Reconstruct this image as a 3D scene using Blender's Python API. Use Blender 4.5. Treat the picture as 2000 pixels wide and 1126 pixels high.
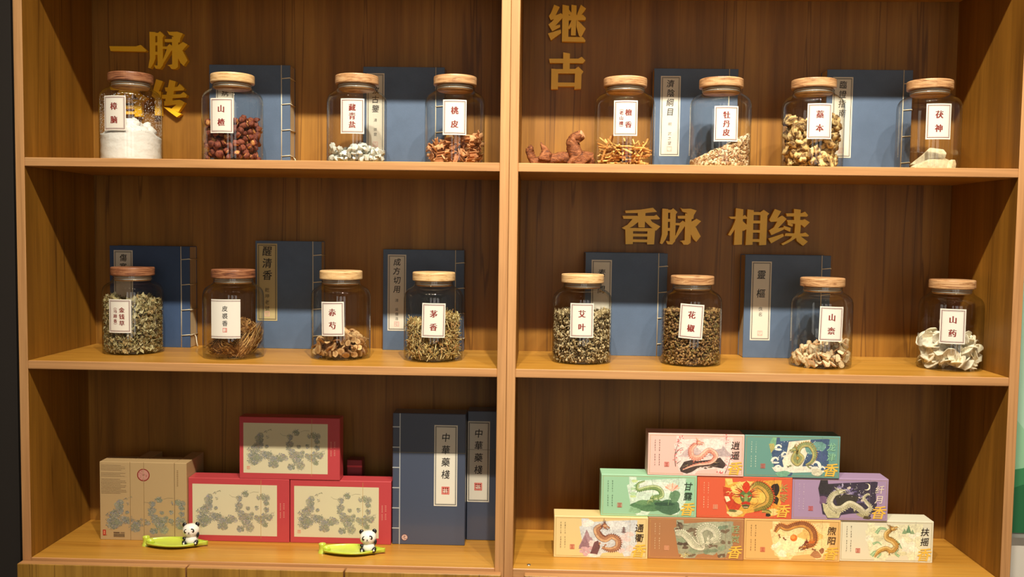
import bpy, bmesh, math, random
import numpy as np
from mathutils import Vector, Matrix, Euler

scene = bpy.context.scene
COL = scene.collection
for _o in list(bpy.data.objects):
    bpy.data.objects.remove(_o)

# ------------------------------------------------------------------ camera
CAM = np.array([0.05361931, -1.77477111, 1.26192846])
YAW, PITCH, ROLL, FPX = -0.02735908, -0.05900773, 0.01362151, 1789.7328
_cy, _sy, _cp, _sp = math.cos(YAW), math.sin(YAW), math.cos(PITCH), math.sin(PITCH)
_f = np.array([_sy * _cp, _cy * _cp, _sp]); _r = np.array([_cy, -_sy, 0.0]); _u = np.cross(_r, _f)
CR = math.cos(ROLL) * _r + math.sin(ROLL) * _u
CU = -math.sin(ROLL) * _r + math.cos(ROLL) * _u
cam_d = bpy.data.cameras.new('camera'); cam = bpy.data.objects.new('camera', cam_d); COL.objects.link(cam)
cam.matrix_world = Matrix(((CR[0], CU[0], -_f[0], CAM[0]), (CR[1], CU[1], -_f[1], CAM[1]), (CR[2], CU[2], -_f[2], CAM[2]), (0, 0, 0, 1)))
cam_d.sensor_fit = 'HORIZONTAL'; cam_d.sensor_width = 36.0; cam_d.lens = FPX / 2000 * 36.0
cam_d.clip_start = 0.05
scene.camera = cam

def at(u, v, Y):
    """photo pixel -> the point of the world on the plane y = Y"""
    d = _f + CR * (u - 1000) / FPX + CU * (563 - v) / FPX
    t = (Y - CAM[1]) / d[1]
    return CAM + d * t

# ------------------------------------------------------------------ world, lamps, exposure
w = bpy.data.worlds.new('world'); scene.world = w; w.use_nodes = True
w.node_tree.nodes['Background'].inputs[0].default_value = (1.0, 0.90, 0.77, 1)
w.node_tree.nodes['Background'].inputs[1].default_value = 0.08
scene.view_settings.view_transform = 'Standard'; scene.view_settings.look = 'None'
scene.view_settings.exposure = 0.5; scene.view_settings.gamma = 1.0; scene.view_settings.use_curve_mapping = False
scene.cycles.use_denoising = True
scene.cycles.transparent_max_bounces = 24
scene.cycles.max_bounces = 8
scene.cycles.caustics_reflective = False; scene.cycles.caustics_refractive = False

WINDOW = 1.5          # brightness of the shop windows across the room
LAMP_Y, LAMP_Z = -1.47, 3.13
LAMPS = [(-1.15, 6), (-0.62, 20), (-0.14, 125), (0.19, 170), (0.62, 78), (1.02, 62)]   # x, watts
LAMP_COL = (1.0, 0.905, 0.76)

# ------------------------------------------------------------------ helpers
def lin(c):
    out = []
    for x in c[:3]:
        x = x / 255.0
        out.append(x / 12.92 if x <= 0.04045 else ((x + 0.055) / 1.055) ** 2.4)
    return tuple(out)

class MB:
    """collects verts / faces / face colours / face material index and links them as ONE mesh object"""
    def __init__(s): s.v = []; s.f = []; s.c = []; s.m = []
    def add(s, verts, faces, col=None, mi=0):
        b = len(s.v); s.v.extend([tuple(p) for p in verts])
        for f in faces:
            s.f.append([b + i for i in f]); s.c.append(col); s.m.append(mi)
    def box(s, x0, x1, y0, y1, z0, z1, col=None, mi=0, front=None):
        V = [(x0, y0, z0), (x1, y0, z0), (x1, y1, z0), (x0, y1, z0), (x0, y0, z1), (x1, y0, z1), (x1, y1, z1), (x0, y1, z1)]
        F = [(3, 2, 1, 0), (4, 5, 6, 7), (1, 2, 6, 5), (2, 3, 7, 6), (3, 0, 4, 7)]
        s.add(V, F, col, mi); s.add(V, [(0, 1, 5, 4)], col, mi if front is None else front)
    def prism(s, pts, y0, y1, col=None, mi=0):
        """polygon in (x,z) extruded from y0 (front) to y1"""
        n = len(pts)
        V = [(p[0], y0, p[1]) for p in pts] + [(p[0], y1, p[1]) for p in pts]
        F = [list(range(n)), list(range(2 * n - 1, n - 1, -1))] + [(i, n + i, n + (i + 1) % n, (i + 1) % n) for i in range(n)]
        s.add(V, F, col, mi)
    def lathe(s, prof, seg=40, col=None, mi=0, cap0=False, cap1=False, c=(0, 0, 0)):
        V = []; F = []
        n = len(prof)
        for i in range(seg):
            a = 2 * math.pi * i / seg
            for r, z in prof: V.append((c[0] + r * math.sin(a), c[1] - r * math.cos(a), c[2] + z))
        for i in range(seg):
            j = (i + 1) % seg
            for k in range(n - 1): F.append((i * n + k, j * n + k, j * n + k + 1, i * n + k + 1))
        if cap0: F.append([i * n for i in range(seg)][::-1])
        if cap1: F.append([i * n + n - 1 for i in range(seg)])
        s.add(V, F, col, mi)
    def ball(s, c, r, col=None, mi=0, seg=14, rings=9, rot=None, noise=0, rng=None):
        rx, ry, rz = (r, r, r) if not hasattr(r, '__len__') else r
        V = []; F = []
        for i in range(rings + 1):
            t = math.pi * i / rings
            for j in range(seg):
                a = 2 * math.pi * j / seg
                k = 1 + (rng.uniform(-noise, noise) if noise and 0 < i < rings else 0)
                p = Vector((rx * k * math.sin(t) * math.cos(a), ry * k * math.sin(t) * math.sin(a), rz * k * math.cos(t)))
                if rot: p = rot @ p
                V.append((c[0] + p.x, c[1] + p.y, c[2] + p.z))
        for i in range(rings):
            for j in range(seg):
                k = (j + 1) % seg
                F.append((i * seg + j, (i + 1) * seg + j, (i + 1) * seg + k, i * seg + k))
        s.add(V, F, col, mi)
    def tube(s, pts, radii, seg=8, col=None, mi=0, cap=True, wob=0, rng=None):
        pts = [Vector(p) for p in pts]; V = []; F = []; n = len(pts)
        if not hasattr(radii, '__len__'): radii = [radii] * n
        up = Vector((0.13, 0.91, 0.31)).normalized()
        phase = rng.uniform(0, 6) if rng else 0
        for i, p in enumerate(pts):
            d = (pts[min(i + 1, n - 1)] - pts[max(i - 1, 0)]).normalized()
            a = d.cross(up)
            if a.length < 1e-4: a = d.cross(Vector((1, 0, 0)))
            a.normalize(); b = d.cross(a)
            for j in range(seg):
                t = 2 * math.pi * j / seg
                k = 1 + (wob * (0.6 * math.sin(3 * t + phase + i * .35) + .5 * math.sin(5 * t + 2 * phase - i * .2) + rng.uniform(-.5, .5)) if wob else 0)
                q = p + (a * math.cos(t) + b * math.sin(t)) * radii[i] * k
                V.append(tuple(q))
        for i in range(n - 1):
            for j in range(seg):
                k = (j + 1) % seg
                F.append((i * seg + j, i * seg + k, (i + 1) * seg + k, (i + 1) * seg + j))
        if cap:
            F.append(list(range(seg))[::-1]); F.append([(n - 1) * seg + j for j in range(seg)])
        s.add(V, F, col, mi)
    def mesh(s, name, mats, smooth=False):
        me = bpy.data.meshes.new(name)
        me.from_pydata(s.v, [], s.f)
        if not isinstance(mats, (list, tuple)): mats = [mats]
        for m in mats: me.materials.append(m)
        if any(s.m): me.polygons.foreach_set('material_index', s.m)
        if any(c is not None for c in s.c):
            at_ = me.color_attributes.new('Col', 'FLOAT_COLOR', 'CORNER')
            arr = []
            for f, c in zip(s.f, s.c):
                c = c or (1, 1, 1)
                arr.extend([c[0], c[1], c[2], 1.0] * len(f))
            at_.data.foreach_set('color', arr)
        if smooth: me.polygons.foreach_set('use_smooth', [True] * len(s.f))
        me.update()
        return me
    def build(s, name, mats, parent=None, smooth=False, loc=None, rot=None):
        o = bpy.data.objects.new(name, s.mesh(name, mats, smooth)); COL.objects.link(o)
        if parent is not None: o.parent = parent
        if loc is not None: o.location = loc
        if rot is not None: o.rotation_euler = rot
        return o

def bevbox(name, x0, x1, y0, y1, z0, z1, mats, parent=None, bev=0.0012, front=None, seg=1):
    """a board with eased edges; `front` = material slot of the face towards the viewer (-y)"""
    bm = bmesh.new(); bmesh.ops.create_cube(bm, size=1)
    for v in bm.verts:
        v.co = Vector(((x0 + x1) / 2 + v.co.x * (x1 - x0), (y0 + y1) / 2 + v.co.y * (y1 - y0), (z0 + z1) / 2 + v.co.z * (z1 - z0)))
    bmesh.ops.bevel(bm, geom=bm.edges[:], offset=bev, segments=seg, affect='EDGES', profile=0.5)
    if front is not None:
        for f in bm.faces:
            if f.normal.y < -0.3: f.material_index = front
    me = bpy.data.meshes.new(name); bm.to_mesh(me); bm.free()
    for m in (mats if isinstance(mats, (list, tuple)) else [mats]): me.materials.append(m)
    o = bpy.data.objects.new(name, me); COL.objects.link(o)
    if parent is not None: o.parent = parent
    return o

def tag(o, label, cat, group=None, kind=None):
    o['label'] = label; o['category'] = cat
    if group: o['group'] = group
    if kind: o['kind'] = kind
    return o
def thing(name, label, cat, loc=(0, 0, 0), rotz=0, group=None):
    o = bpy.data.objects.new(name, None); COL.objects.link(o)
    o.empty_display_size = 0.02
    o.location = loc; o.rotation_euler = (0, 0, rotz)
    return tag(o, label, cat, group)
def struct(o, label=None, cat=None):
    o['kind'] = 'structure'
    if label: o['label'] = label
    if cat: o['category'] = cat
    return o

# ------------------------------------------------------------------ glyphs (text curves of the built-in font -> polygons)
TEXTS = ('樟脑山楂藏青盐桃皮檀香老牡丹藁本茯神金钱草马蹄裘赤芍茅艾叶花椒柰药（）'
         '溫病馬攷古鑒清張登濟陰綱目明武之望臨證指南傷寒論醒乾坤老號成方切用吳儀洛素問靈樞佚名中華藥棧'
         '通衢轻岚煦阳扶摇甘露长苓纤月逍遥龙津香')
GLYPH = {}
def make_glyphs():
    jobs = []
    for ch in sorted(set(TEXTS)):
        for off in (0.0,):
            c = bpy.data.curves.new('g', 'FONT'); c.body = ch; c.resolution_u = 2
            o = bpy.data.objects.new('g', c); COL.objects.link(o); jobs.append((ch, off, o, c))
    dg = bpy.context.evaluated_depsgraph_get()
    for ch, off, o, c in jobs:
        me = o.evaluated_get(dg).to_mesh()
        GLYPH[(ch, off)] = ([(v.co.x - .5, v.co.y - .38) for v in me.vertices], [list(p.vertices) for p in me.polygons])
        o.evaluated_get(dg).to_mesh_clear()
    for ch, off, o, c in jobs:
        bpy.data.objects.remove(o); bpy.data.curves.remove(c)
make_glyphs()

def put_char(mb, ch, x, y, size, fn, col=None, off=0.018, smear=0.0, shear=0.0, sy=1.0, layer=0):
    """one character centred at (x,y) of a 2D sheet; fn(x,y,layer) -> 3D.  smear widens upright strokes (Song-like contrast)"""
    V, F = GLYPH[(ch, 0.0)]
    b = off * .55; sm = smear + b
    for k, (dx, dy) in enumerate(((-sm, -b), (sm, -b), (-sm, b), (sm, b), (0, 0)) if off or smear else ((0, 0),)):
        mb.add([fn(x + size * (p[0] + dx + shear * p[1]), y + size * sy * (p[1] + dy), layer + .12 * k) for p in V], F, col)

# ------------------------------------------------------------------ materials
def mat(name, col=(0.8, 0.8, 0.8), rough=0.5, spec=0.5, metal=0.0, coat=0.0, emit=None, estr=0.0, sss=0.0, trans=0.0):
    m = bpy.data.materials.new(name); m.use_nodes = True
    b = m.node_tree.nodes['Principled BSDF']
    b.inputs['Base Color'].default_value = (*col, 1); b.inputs['Roughness'].default_value = rough
    b.inputs['Specular IOR Level'].default_value = spec; b.inputs['Metallic'].default_value = metal
    b.inputs['Coat Weight'].default_value = coat; b.inputs['Coat Roughness'].default_value = 0.08
    b.inputs['Transmission Weight'].default_value = trans
    if sss: b.inputs['Subsurface Weight'].default_value = sss; b.inputs['Subsurface Radius'].default_value = (.01, .01, .01)
    if emit: b.inputs['Emission Color'].default_value = (*emit, 1); b.inputs['Emission Strength'].default_value = estr
    return m
def N(m, t, **kw):
    n = m.node_tree.nodes.new(t)
    for k, v in kw.items(): setattr(n, k, v)
    return n
def L(m, a, b): m.node_tree.links.new(a, b)
def bsdf(m): return m.node_tree.nodes['Principled BSDF']
def ramp(m, fac, stops, interp='LINEAR'):
    r = N(m, 'ShaderNodeValToRGB'); r.color_ramp.interpolation = interp
    e = r.color_ramp.elements
    while len(e) < len(stops): e.new(0.5)
    for k, (p, c) in enumerate(stops):
        e[k].position = p; e[k].color = (*c, 1) if len(c) == 3 else c
    L(m, fac, r.inputs[0]); return r.outputs[0]
def coords(m, scale, loc=(0, 0, 0), which='Object', rot=(0, 0, 0)):
    tc = N(m, 'ShaderNodeTexCoord'); mp = N(m, 'ShaderNodeMapping')
    mp.inputs['Scale'].default_value = scale; mp.inputs['Location'].default_value = loc; mp.inputs['Rotation'].default_value = rot
    L(m, tc.outputs[which], mp.inputs['Vector']); return mp.outputs[0]
def noise(m, vec, scale, detail=4, rough=.55, dist=0.0):
    n = N(m, 'ShaderNodeTexNoise'); n.inputs['Scale'].default_value = scale; n.inputs['Detail'].default_value = detail
    n.inputs['Roughness'].default_value = rough; n.inputs['Distortion'].default_value = dist
    L(m, vec, n.inputs['Vector']); return n.outputs[0]
def mixc(m, fac, a, b, mode='MIX'):
    n = N(m, 'ShaderNodeMix', data_type='RGBA', blend_type=mode)
    if hasattr(fac, 'links') or hasattr(fac, 'is_linked'): L(m, fac, n.inputs[0])
    else: n.inputs[0].default_value = fac
    for sock, val in ((n.inputs[6], a), (n.inputs[7], b)):
        if hasattr(val, 'is_linked'): L(m, val, sock)
        else: sock.default_value = (*val, 1)
    return n.outputs[2]
def bump(m, h, strength=.2, dist=.001):
    n = N(m, 'ShaderNodeBump'); n.inputs['Strength'].default_value = strength; n.inputs['Distance'].default_value = dist
    L(m, h, n.inputs['Height']); L(m, n.outputs[0], bsdf(m).inputs['Normal'])

def wood(name, dark, mid, light, axis='z', rough=.45, streak=.5, cracks=True, fine=1.0, seed=0.0, spec=.4, tone=(.98, .99, .72)):
    """laminate wood with the grain running along `axis`"""
    dark, mid, light = (tuple(a * b for a, b in zip(c, tone)) for c in (dark, mid, light))
    m = mat(name, mid, rough, spec)
    def sc(a, l): return tuple(l if ax == axis else a for ax in 'xyz')
    v1 = coords(m, sc(7, .55), (seed, seed * 2, seed * 3)); v2 = coords(m, sc(60 * fine, 2.2), (seed, 1, 2)); v3 = coords(m, sc(230 * fine, 7), (seed + 3, 0, 0))
    n1 = noise(m, v1, 1.6, 5, .6, .9); n2 = noise(m, v2, 1.0, 5, .6, .4); n3 = noise(m, v3, 1.0, 3, .6, .2)
    base = ramp(m, n1, [(.25, dark), (.5, mid), (.75, light)])
    f2 = ramp(m, n2, [(.3, (.62, .58, .52)), (.55, (1, 1, 1)), (.8, (1.18, 1.16, 1.1))])
    f3 = ramp(m, n3, [(.3, (.82, .8, .77)), (.6, (1.05, 1.05, 1.05))])
    c = mixc(m, streak, base, f2, 'MULTIPLY'); c = mixc(m, .6, c, f3, 'MULTIPLY')
    if cracks:
        v4 = coords(m, sc(8, .16), (seed + .5, .2, .1)); n4 = noise(m, v4, 1.0, 4, .6, .35)
        k = ramp(m, n4, [(.493, (1, 1, 1)), (.4985, (.40, .34, .28)), (.504, (1, 1, 1))])
        v5 = coords(m, sc(5, 1.3), (seed + 4, 3, 1)); n5 = noise(m, v5, 1.0, 2, .5, 0)
        gate = ramp(m, n5, [(.42, (0, 0, 0)), (.52, (1, 1, 1))])
        c = mixc(m, gate, c, mixc(m, 1.0, c, k, 'MULTIPLY'))
    L(m, c, bsdf(m).inputs['Base Color']); bump(m, n3, .08, .0006)
    return m

M = {}
M['panel'] = wood('wood_panel', lin((112, 72, 25)), lin((144, 97, 38)), lin((168, 119, 54)), 'z', .5, .38)
M['panel_side'] = wood('wood_side', lin((112, 72, 22)), lin((144, 97, 34)), lin((168, 116, 46)), 'z', .5, .5, True, 1, 5.0)
M['shelf'] = wood('wood_shelf', lin((160, 106, 42)), lin((188, 134, 60)), lin((205, 152, 80)), 'x', .34, .45, False, 1, 2.0)
M['edge_x'] = wood('wood_edge_x', lin((172, 121, 77)), lin((189, 139, 91)), lin((202, 155, 106)), 'x', .45, .6, False, 1.6, 9.0, tone=(1, .99, .93))
M['edge_z'] = wood('wood_edge_z', lin((172, 121, 77)), lin((189, 139, 91)), lin((202, 155, 106)), 'z', .45, .6, False, 1.6, 12.0, tone=(1, .99, .93))
M['door'] = wood('wood_door', lin((118, 82, 32)), lin((160, 116, 50)), lin((184, 140, 72)), 'z', .5, .7, True, 1, 7.0)
M['wallwhite'] = mat('wall_white', lin((222, 214, 200)), .8)
M['walldark'] = mat('wall_dark', lin((27, 19, 11)), .8)
M['floor'] = mat('floor_tile', lin((150, 138, 122)), .35)
M['ceil'] = mat('ceiling_paint', lin((120, 112, 104)), .9)
M['blackmetal'] = mat('black_metal', lin((28, 28, 30)), .4, metal=.6)
M['lampface'] = mat('lamp_face', (1, .9, .75), .5, emit=(1.0, .85, .62), estr=60)
M['gold'] = mat('gold_paint', lin((255, 198, 34)), .42, .5)

def attr_mat(name, rough=.5, vary=0.0, spec=.4, nscale=None, coat=0.0):
    m = mat(name, (1, 1, 1), rough, spec, coat=coat)
    a = N(m, 'ShaderNodeAttribute', attribute_name='Col'); c = a.outputs['Color']
    if nscale:
        n = noise(m, coords(m, (nscale,) * 3), 1, 4, .6); c = mixc(m, .75, c, ramp(m, n, [(.3, (.72, .68, .62)), (.6, (1.15, 1.15, 1.15))]), 'MULTIPLY')
        bump(m, n, .5, .001)
    if vary:
        oi = N(m, 'ShaderNodeObjectInfo'); hs = N(m, 'ShaderNodeHueSaturation')
        mr = N(m, 'ShaderNodeMapRange'); mr.inputs[3].default_value = 1 - vary; mr.inputs[4].default_value = 1 + vary
        L(m, oi.outputs['Random'], mr.inputs[0]); L(m, mr.outputs[0], hs.inputs['Value']); L(m, c, hs.inputs['Color']); c = hs.outputs[0]
    L(m, c, bsdf(m).inputs['Base Color']); return m
M['print'] = attr_mat('printed_ink', .4, 0, .4)
def paint_mat():
    m = mat('painted_print', (1, 1, 1), .4, .4)
    a = N(m, 'ShaderNodeAttribute', attribute_name='Col')
    n = noise(m, coords(m, (260, 260, 260)), 1, 5, .65, .6); n2 = noise(m, coords(m, (60, 60, 60)), 1, 4, .6, .4)
    c = mixc(m, .8, a.outputs['Color'], ramp(m, n, [(.3, (.68, .66, .64)), (.5, (1, 1, 1)), (.7, (1.22, 1.2, 1.16))]), 'MULTIPLY')
    c = mixc(m, .8, c, ramp(m, n2, [(.35, (.82, .80, .80)), (.6, (1.08, 1.08, 1.06))]), 'MULTIPLY')
    L(m, c, bsdf(m).inputs['Base Color']); return m
M['paint'] = paint_mat()
M['printgloss'] = attr_mat('printed_ink_gloss', .25, 0, .5, coat=.4)
M['piece'] = attr_mat('dried_piece', .7, .22, .2, 260)
M['piece_big'] = attr_mat('dried_chunk', .75, .2, .2, 150)
M['frag'] = attr_mat('dried_fragment', .7, 0, .2)

def glass_mat():
    m = bpy.data.materials.new('clear_glass'); m.use_nodes = True; nt = m.node_tree; nt.nodes.clear()
    out = N(m, 'ShaderNodeOutputMaterial'); mix = N(m, 'ShaderNodeMixShader'); tr = N(m, 'ShaderNodeBsdfTransparent'); gl = N(m, 'ShaderNodeBsdfGlossy')
    gl.inputs['Roughness'].default_value = .015
    lw = N(m, 'ShaderNodeLayerWeight'); lw.inputs['Blend'].default_value = .5
    p5 = N(m, 'ShaderNodeMath', operation='POWER'); p5.inputs[1].default_value = 4.0; L(m, lw.outputs['Facing'], p5.inputs[0])
    ma = N(m, 'ShaderNodeMath', operation='MULTIPLY_ADD'); ma.inputs[1].default_value = .85; ma.inputs[2].default_value = .055; L(m, p5.outputs[0], ma.inputs[0])
    L(m, ma.outputs[0], mix.inputs[0])
    p3 = N(m, 'ShaderNodeMath', operation='POWER'); p3.inputs[1].default_value = 2.5; L(m, lw.outputs['Facing'], p3.inputs[0])
    tint = mixc(m, p3.outputs[0], (.965, .972, .962), (.66, .68, .62)); L(m, tint, tr.inputs[0])
    L(m, tr.outputs[0], mix.inputs[1]); L(m, gl.outputs[0], mix.inputs[2]); L(m, mix.outputs[0], out.inputs[0])
    return m
M['glass'] = glass_mat()
def lid_wood(name, a, b, c, seed):
    m = mat(name, b, .42, .35)
    v = coords(m, (22, 22, 190), (seed, seed, seed), rot=(.16, .22, 0)); oi = N(m, 'ShaderNodeObjectInfo')
    vm = N(m, 'ShaderNodeVectorMath', operation='ADD'); sc = N(m, 'ShaderNodeVectorMath', operation='SCALE'); sc.inputs[3].default_value = 37.0
    cb = N(m, 'ShaderNodeCombineXYZ'); L(m, oi.outputs['Random'], cb.inputs[0]); L(m, oi.outputs['Random'], cb.inputs[1]); L(m, cb.outputs[0], sc.inputs[0])
    L(m, v, vm.inputs[0]); L(m, sc.outputs[0], vm.inputs[1])
    nz = noise(m, vm.outputs[0], 1.0, 5, .6, 1.4)
    L(m, ramp(m, nz, [(.32, a), (.48, b), (.66, c)]), bsdf(m).inputs['Base Color']); return m
M['lid_pale'] = lid_wood('lid_pale', lin((176, 130, 80)), lin((212, 174, 120)), lin((226, 192, 142)), 1)
M['lid_mid'] = lid_wood('lid_mid', lin((132, 88, 56)), lin((184, 138, 92)), lin((206, 166, 120)), 2)
M['lid_dark'] = lid_wood('lid_dark', lin((84, 48, 32)), lin((134, 84, 56)), lin((164, 114, 78)), 3)
M['paper'] = mat('label_paper', lin((220, 214, 200)), .6, .3)
M['red_ink'] = mat('red_ink', lin((124, 38, 28)), .6)
M['dark_red_ink'] = mat('dark_red_ink', lin((100, 30, 32)), .6)
M['black_ink'] = mat('black_ink', lin((34, 28, 26)), .6)
M['seal_ink'] = mat('seal_ink', lin((206, 84, 72)), .6)
M['faded_seal'] = mat('faded_seal', lin((216, 168, 156)), .6)
M['slip_paper'] = mat('slip_paper', lin((214, 208, 190)), .6, .3)
M['slip_gold'] = mat('slip_paper_old', lin((186, 170, 122)), .55, .3)
def cloth(name, c):
    m = mat(name, c, .6, .3)
    n = noise(m, coords(m, (900, 900, 900)), 1, 3, .7); n2 = noise(m, coords(m, (14, 14, 14)), 1, 3, .6)
    L(m, mixc(m, .6, mixc(m, .35, c, ramp(m, n, [(.3, (.7, .7, .7)), (.7, (1.2, 1.2, 1.2))]), 'MULTIPLY'), ramp(m, n2, [(.35, (.86, .86, .86)), (.65, (1.1, 1.1, 1.1))]), 'MULTIPLY'), bsdf(m).inputs['Base Color'])
    bump(m, n, .15, .0004); return m
M['blue'] = cloth('blue_cover', lin((86, 104, 128)))
M['blue_deep'] = cloth('blue_cover_deep', lin((60, 80, 112)))
M['navy'] = mat('navy_card', lin((66, 74, 92)), .35, .5, coat=.45)
M['navy_side'] = mat('navy_card_side', lin((58, 64, 80)), .4, .5, coat=.3)
m = mat('page_edges', lin((196, 176, 138)), .7)
L(m, ramp(m, noise(m, coords(m, (900, 900, 4)), 1, 2), [(.35, lin((160, 138, 100))), (.65, lin((208, 188, 150)))]), bsdf(m).inputs['Base Color']); M['pages'] = m
M['thread'] = mat('thread', lin((222, 212, 184)), .7)
M['silver'] = mat('silver_line', lin((186, 188, 184)), .35, metal=.3)

# ------------------------------------------------------------------ the room
XLo, XLi, XMa, XMc, XMb, XRi, XRo = -.970, -.952, -.0218, -.0039, .01395, .9639, .983
S0u, S1, S1u, S2, S2u, S3, S3u = 1.779, 1.3992, 1.382, 1.0, .983, .603, .585
D1, D2 = .281, .243
WALL_Y = .302
struct(bevbox('floor', -2.6, 2.8, -4.2, WALL_Y + .1, -.05, 0, M['floor']), 'pale stone floor in front of the shelves', 'floor')
struct(bevbox('ceiling', -2.6, 2.8, -4.2, WALL_Y + .1, 3.3, 3.35, M['ceil']), 'grey ceiling above the track lamps', 'ceiling')
struct(bevbox('wall_back', -2.6, 2.8, WALL_Y, WALL_Y + .1, 0, 3.3, M['wallwhite']), 'white wall behind the display cabinets', 'wall')
struct(bevbox('wall_left', -2.6, XLo - .016, .02, WALL_Y - .001, 0, 3.3, M['walldark']), 'dark brown wall beside the cabinet', 'wall')
struct(bevbox('wall_right', 2.7, 2.8, -4.2, WALL_Y, 0, 3.3, M['wallwhite']), 'white side wall of the shop', 'wall')

struct(bevbox('wall_front', -2.6, 2.8, -4.3, -4.2, 0, 3.3, M['wallwhite']), 'white wall across the shop behind the viewer', 'wall')
M['window'] = mat('lit_window', (.9, .95, .9), .3, emit=(1.0, .95, .86), estr=WINDOW)
for k, (xa, xb) in enumerate(((-.75, -.25), (.15, .95), (1.25, 2.05))):
    wd = thing('window_%d' % (k + 1), 'tall bright shop window number %d across the room' % (k + 1), 'window', ((xa + xb) / 2, -4.2, .35)); wd['kind'] = 'structure'
    hw_ = (xb - xa) / 2
    mb = MB(); mb.box(-hw_, hw_, .004, .008, 0, 2.3); mb.build('pane', M['window'], wd)
    mb = MB(); mb.box(-hw_ - .05, -hw_, .001, .03, -.05, 2.35); mb.box(hw_, hw_ + .05, .001, .03, -.05, 2.35); mb.box(-hw_, hw_, .001, .03, -.05, 0); mb.box(-hw_, hw_, .001, .03, 2.3, 2.35); mb.build('window_frame', M['blackmetal'], wd)
# green landscape board on the wall to the right of the cabinets
mur = thing('mural_board', 'green landscape mural board on the white wall beside the cabinet', 'mural', (1.6, WALL_Y, .595))
mb = MB(); mb.box(-.60, .60, -.012, -.001, .012, 2.0); mb.build('board', mat('mural_mint', lin((206, 226, 208)), .6), mur)
for k, (zt, c, ph) in enumerate([(1.05, (196, 222, 200), 1.0), (.70, (176, 214, 186), 0.2), (.30, (150, 200, 160), 2.1), (.175, (58, 132, 84), 3.3), (.11, (34, 104, 62), 4.4)]):
    pts = [(-.60, .012)] + [(-.6 + 1.2 * i / 24, max(.03, zt + .05 * (1 if k < 3 else .35) * (math.sin(i * .7 + ph) + .5 * math.sin(i * 1.9 + ph * 2)))) for i in range(25)] + [(.60, .012)]
    mb = MB(); mb.prism(pts, -.0135 - .0012 * k, -.0125 - .0012 * k); mb.build('painted_hill', mat('mural_green_%d' % k, lin(c), .6), mur)
mb = MB(); mb.box(-.60, .60, -.016, -.001, 0, .012); mb.build('bottom_rail', mat('grey_rail', lin((150, 150, 142)), .5), mur)

# track lamps on the ceiling in front of the shelves
track = thing('light_track', 'black ceiling track carrying the spot lamps', 'light track', (0, LAMP_Y, 3.3))
mb = MB(); mb.box(-1.6, 1.6, -.018, .018, -.03, -.0005); mb.build('rail', M['blackmetal'], track)
ordn = ['first', 'second', 'third', 'fourth', 'fifth', 'sixth']
for k, (lx, wt) in enumerate(LAMPS):
    t = thing('spot_lamp', '%s black spot lamp from the left on the ceiling track' % ordn[k], 'lamp', (lx, LAMP_Y, 3.27), 0, 'spot lamps on the track')
    mb = MB(); mb.lathe([(.004, 0), (.012, 0), (.012, -.05), (.004, -.05)], 12); mb.build('stem', M['blackmetal'], t)
    head = Vector((0, .55, -1)).normalized()
    q = head.to_track_quat('-Z', 'Y').to_euler()
    mb = MB(); mb.lathe([(.001, .07), (.036, .07), (.042, .062), (.042, -.05), (.038, -.05), (.036, -.04)], 24)
    mb.build('housing', M['blackmetal'], t, True, (0, 0, -.09), q)
    mb = MB(); mb.lathe([(.0005, -.042), (.036, -.042)], 24); mb.build('lens', M['lampface'], t, False, (0, 0, -.09), q)
    ld = bpy.data.lights.new('spot_light', 'SPOT'); ld.energy = wt; ld.color = LAMP_COL; ld.shadow_soft_size = .03
    ld.spot_size = math.radians(72); ld.spot_blend = 1.0
    lo = bpy.data.objects.new('spot_light', ld); COL.objects.link(lo); lo.parent = t
    lo.location = (0, .035, -.16); lo.rotation_euler = (Vector((0, .85, -1))).to_track_quat('-Z', 'Y').to_euler()

# ------------------------------------------------------------------ the two display cabinets
def cabinet(label, x0, x0i, x1i, x1, doors):
    t = thing('display_cabinet', label, 'cabinet', ((x0 + x1) / 2, 0, 0))
    ox = (x0 + x1) / 2
    P = [M['panel_side'], M['edge_z']]
    for a, b in ((x0, x0i), (x1i, x1)):
        bevbox('side_panel', a - ox, b - ox, 0, WALL_Y - .002, 0, 2.2, P, t, .001, 1)
    for top, und, d in ((S0u + .018, S0u, D1), (S1, S1u, D1), (S2, S2u, D1), (S3, S3u, D1)):
        bevbox('shelf_board', x0i - ox, x1i - ox, 0, d, und, top, [M['shelf'], M['edge_x']], t, .0012, 1)
    bevbox('top_board', x0i - ox, x1i - ox, 0, D1, 2.182, 2.2, [M['shelf'], M['edge_x']], t, .0012, 1)
    bevbox('back_panel', x0i - ox, x1i - ox, D1, D1 + .012, S2u, 2.182, M['panel'], t, .0004)
    bevbox('back_panel', x0i - ox, x1i - ox, D2, D2 + .05, S3, S2u, M['panel'], t, .0004)
    bevbox('back_panel', x0i - ox, x1i - ox, D1, D1 + .012, .04, S3u, M['panel'], t, .0004)
    bevbox('plinth', x0i - ox, x1i - ox, .03, .048, 0, .06, M['panel_side'], t, .0006)
    for a, b in doors:
        bevbox('door', a - ox, b - ox, -.0225, -.0025, .065, .5975, [M['edge_x'], M['door']], t, .0012, 1)
    return t, ox
cl, oxl = cabinet('wooden display cabinet holding the panda incense dishes and red boxes', XLo, XLi, XMa, XMc, [(-.9685, -.632), (-.6285, -.3185), (-.315, -.0085)])
cr_, oxr = cabinet('wooden display cabinet holding the dragon boxes and the driftwood', XMc + .0006, XMb, XRi, XRo, [(.0375, .3535), (.357, .668), (.6715, .960)])
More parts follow.
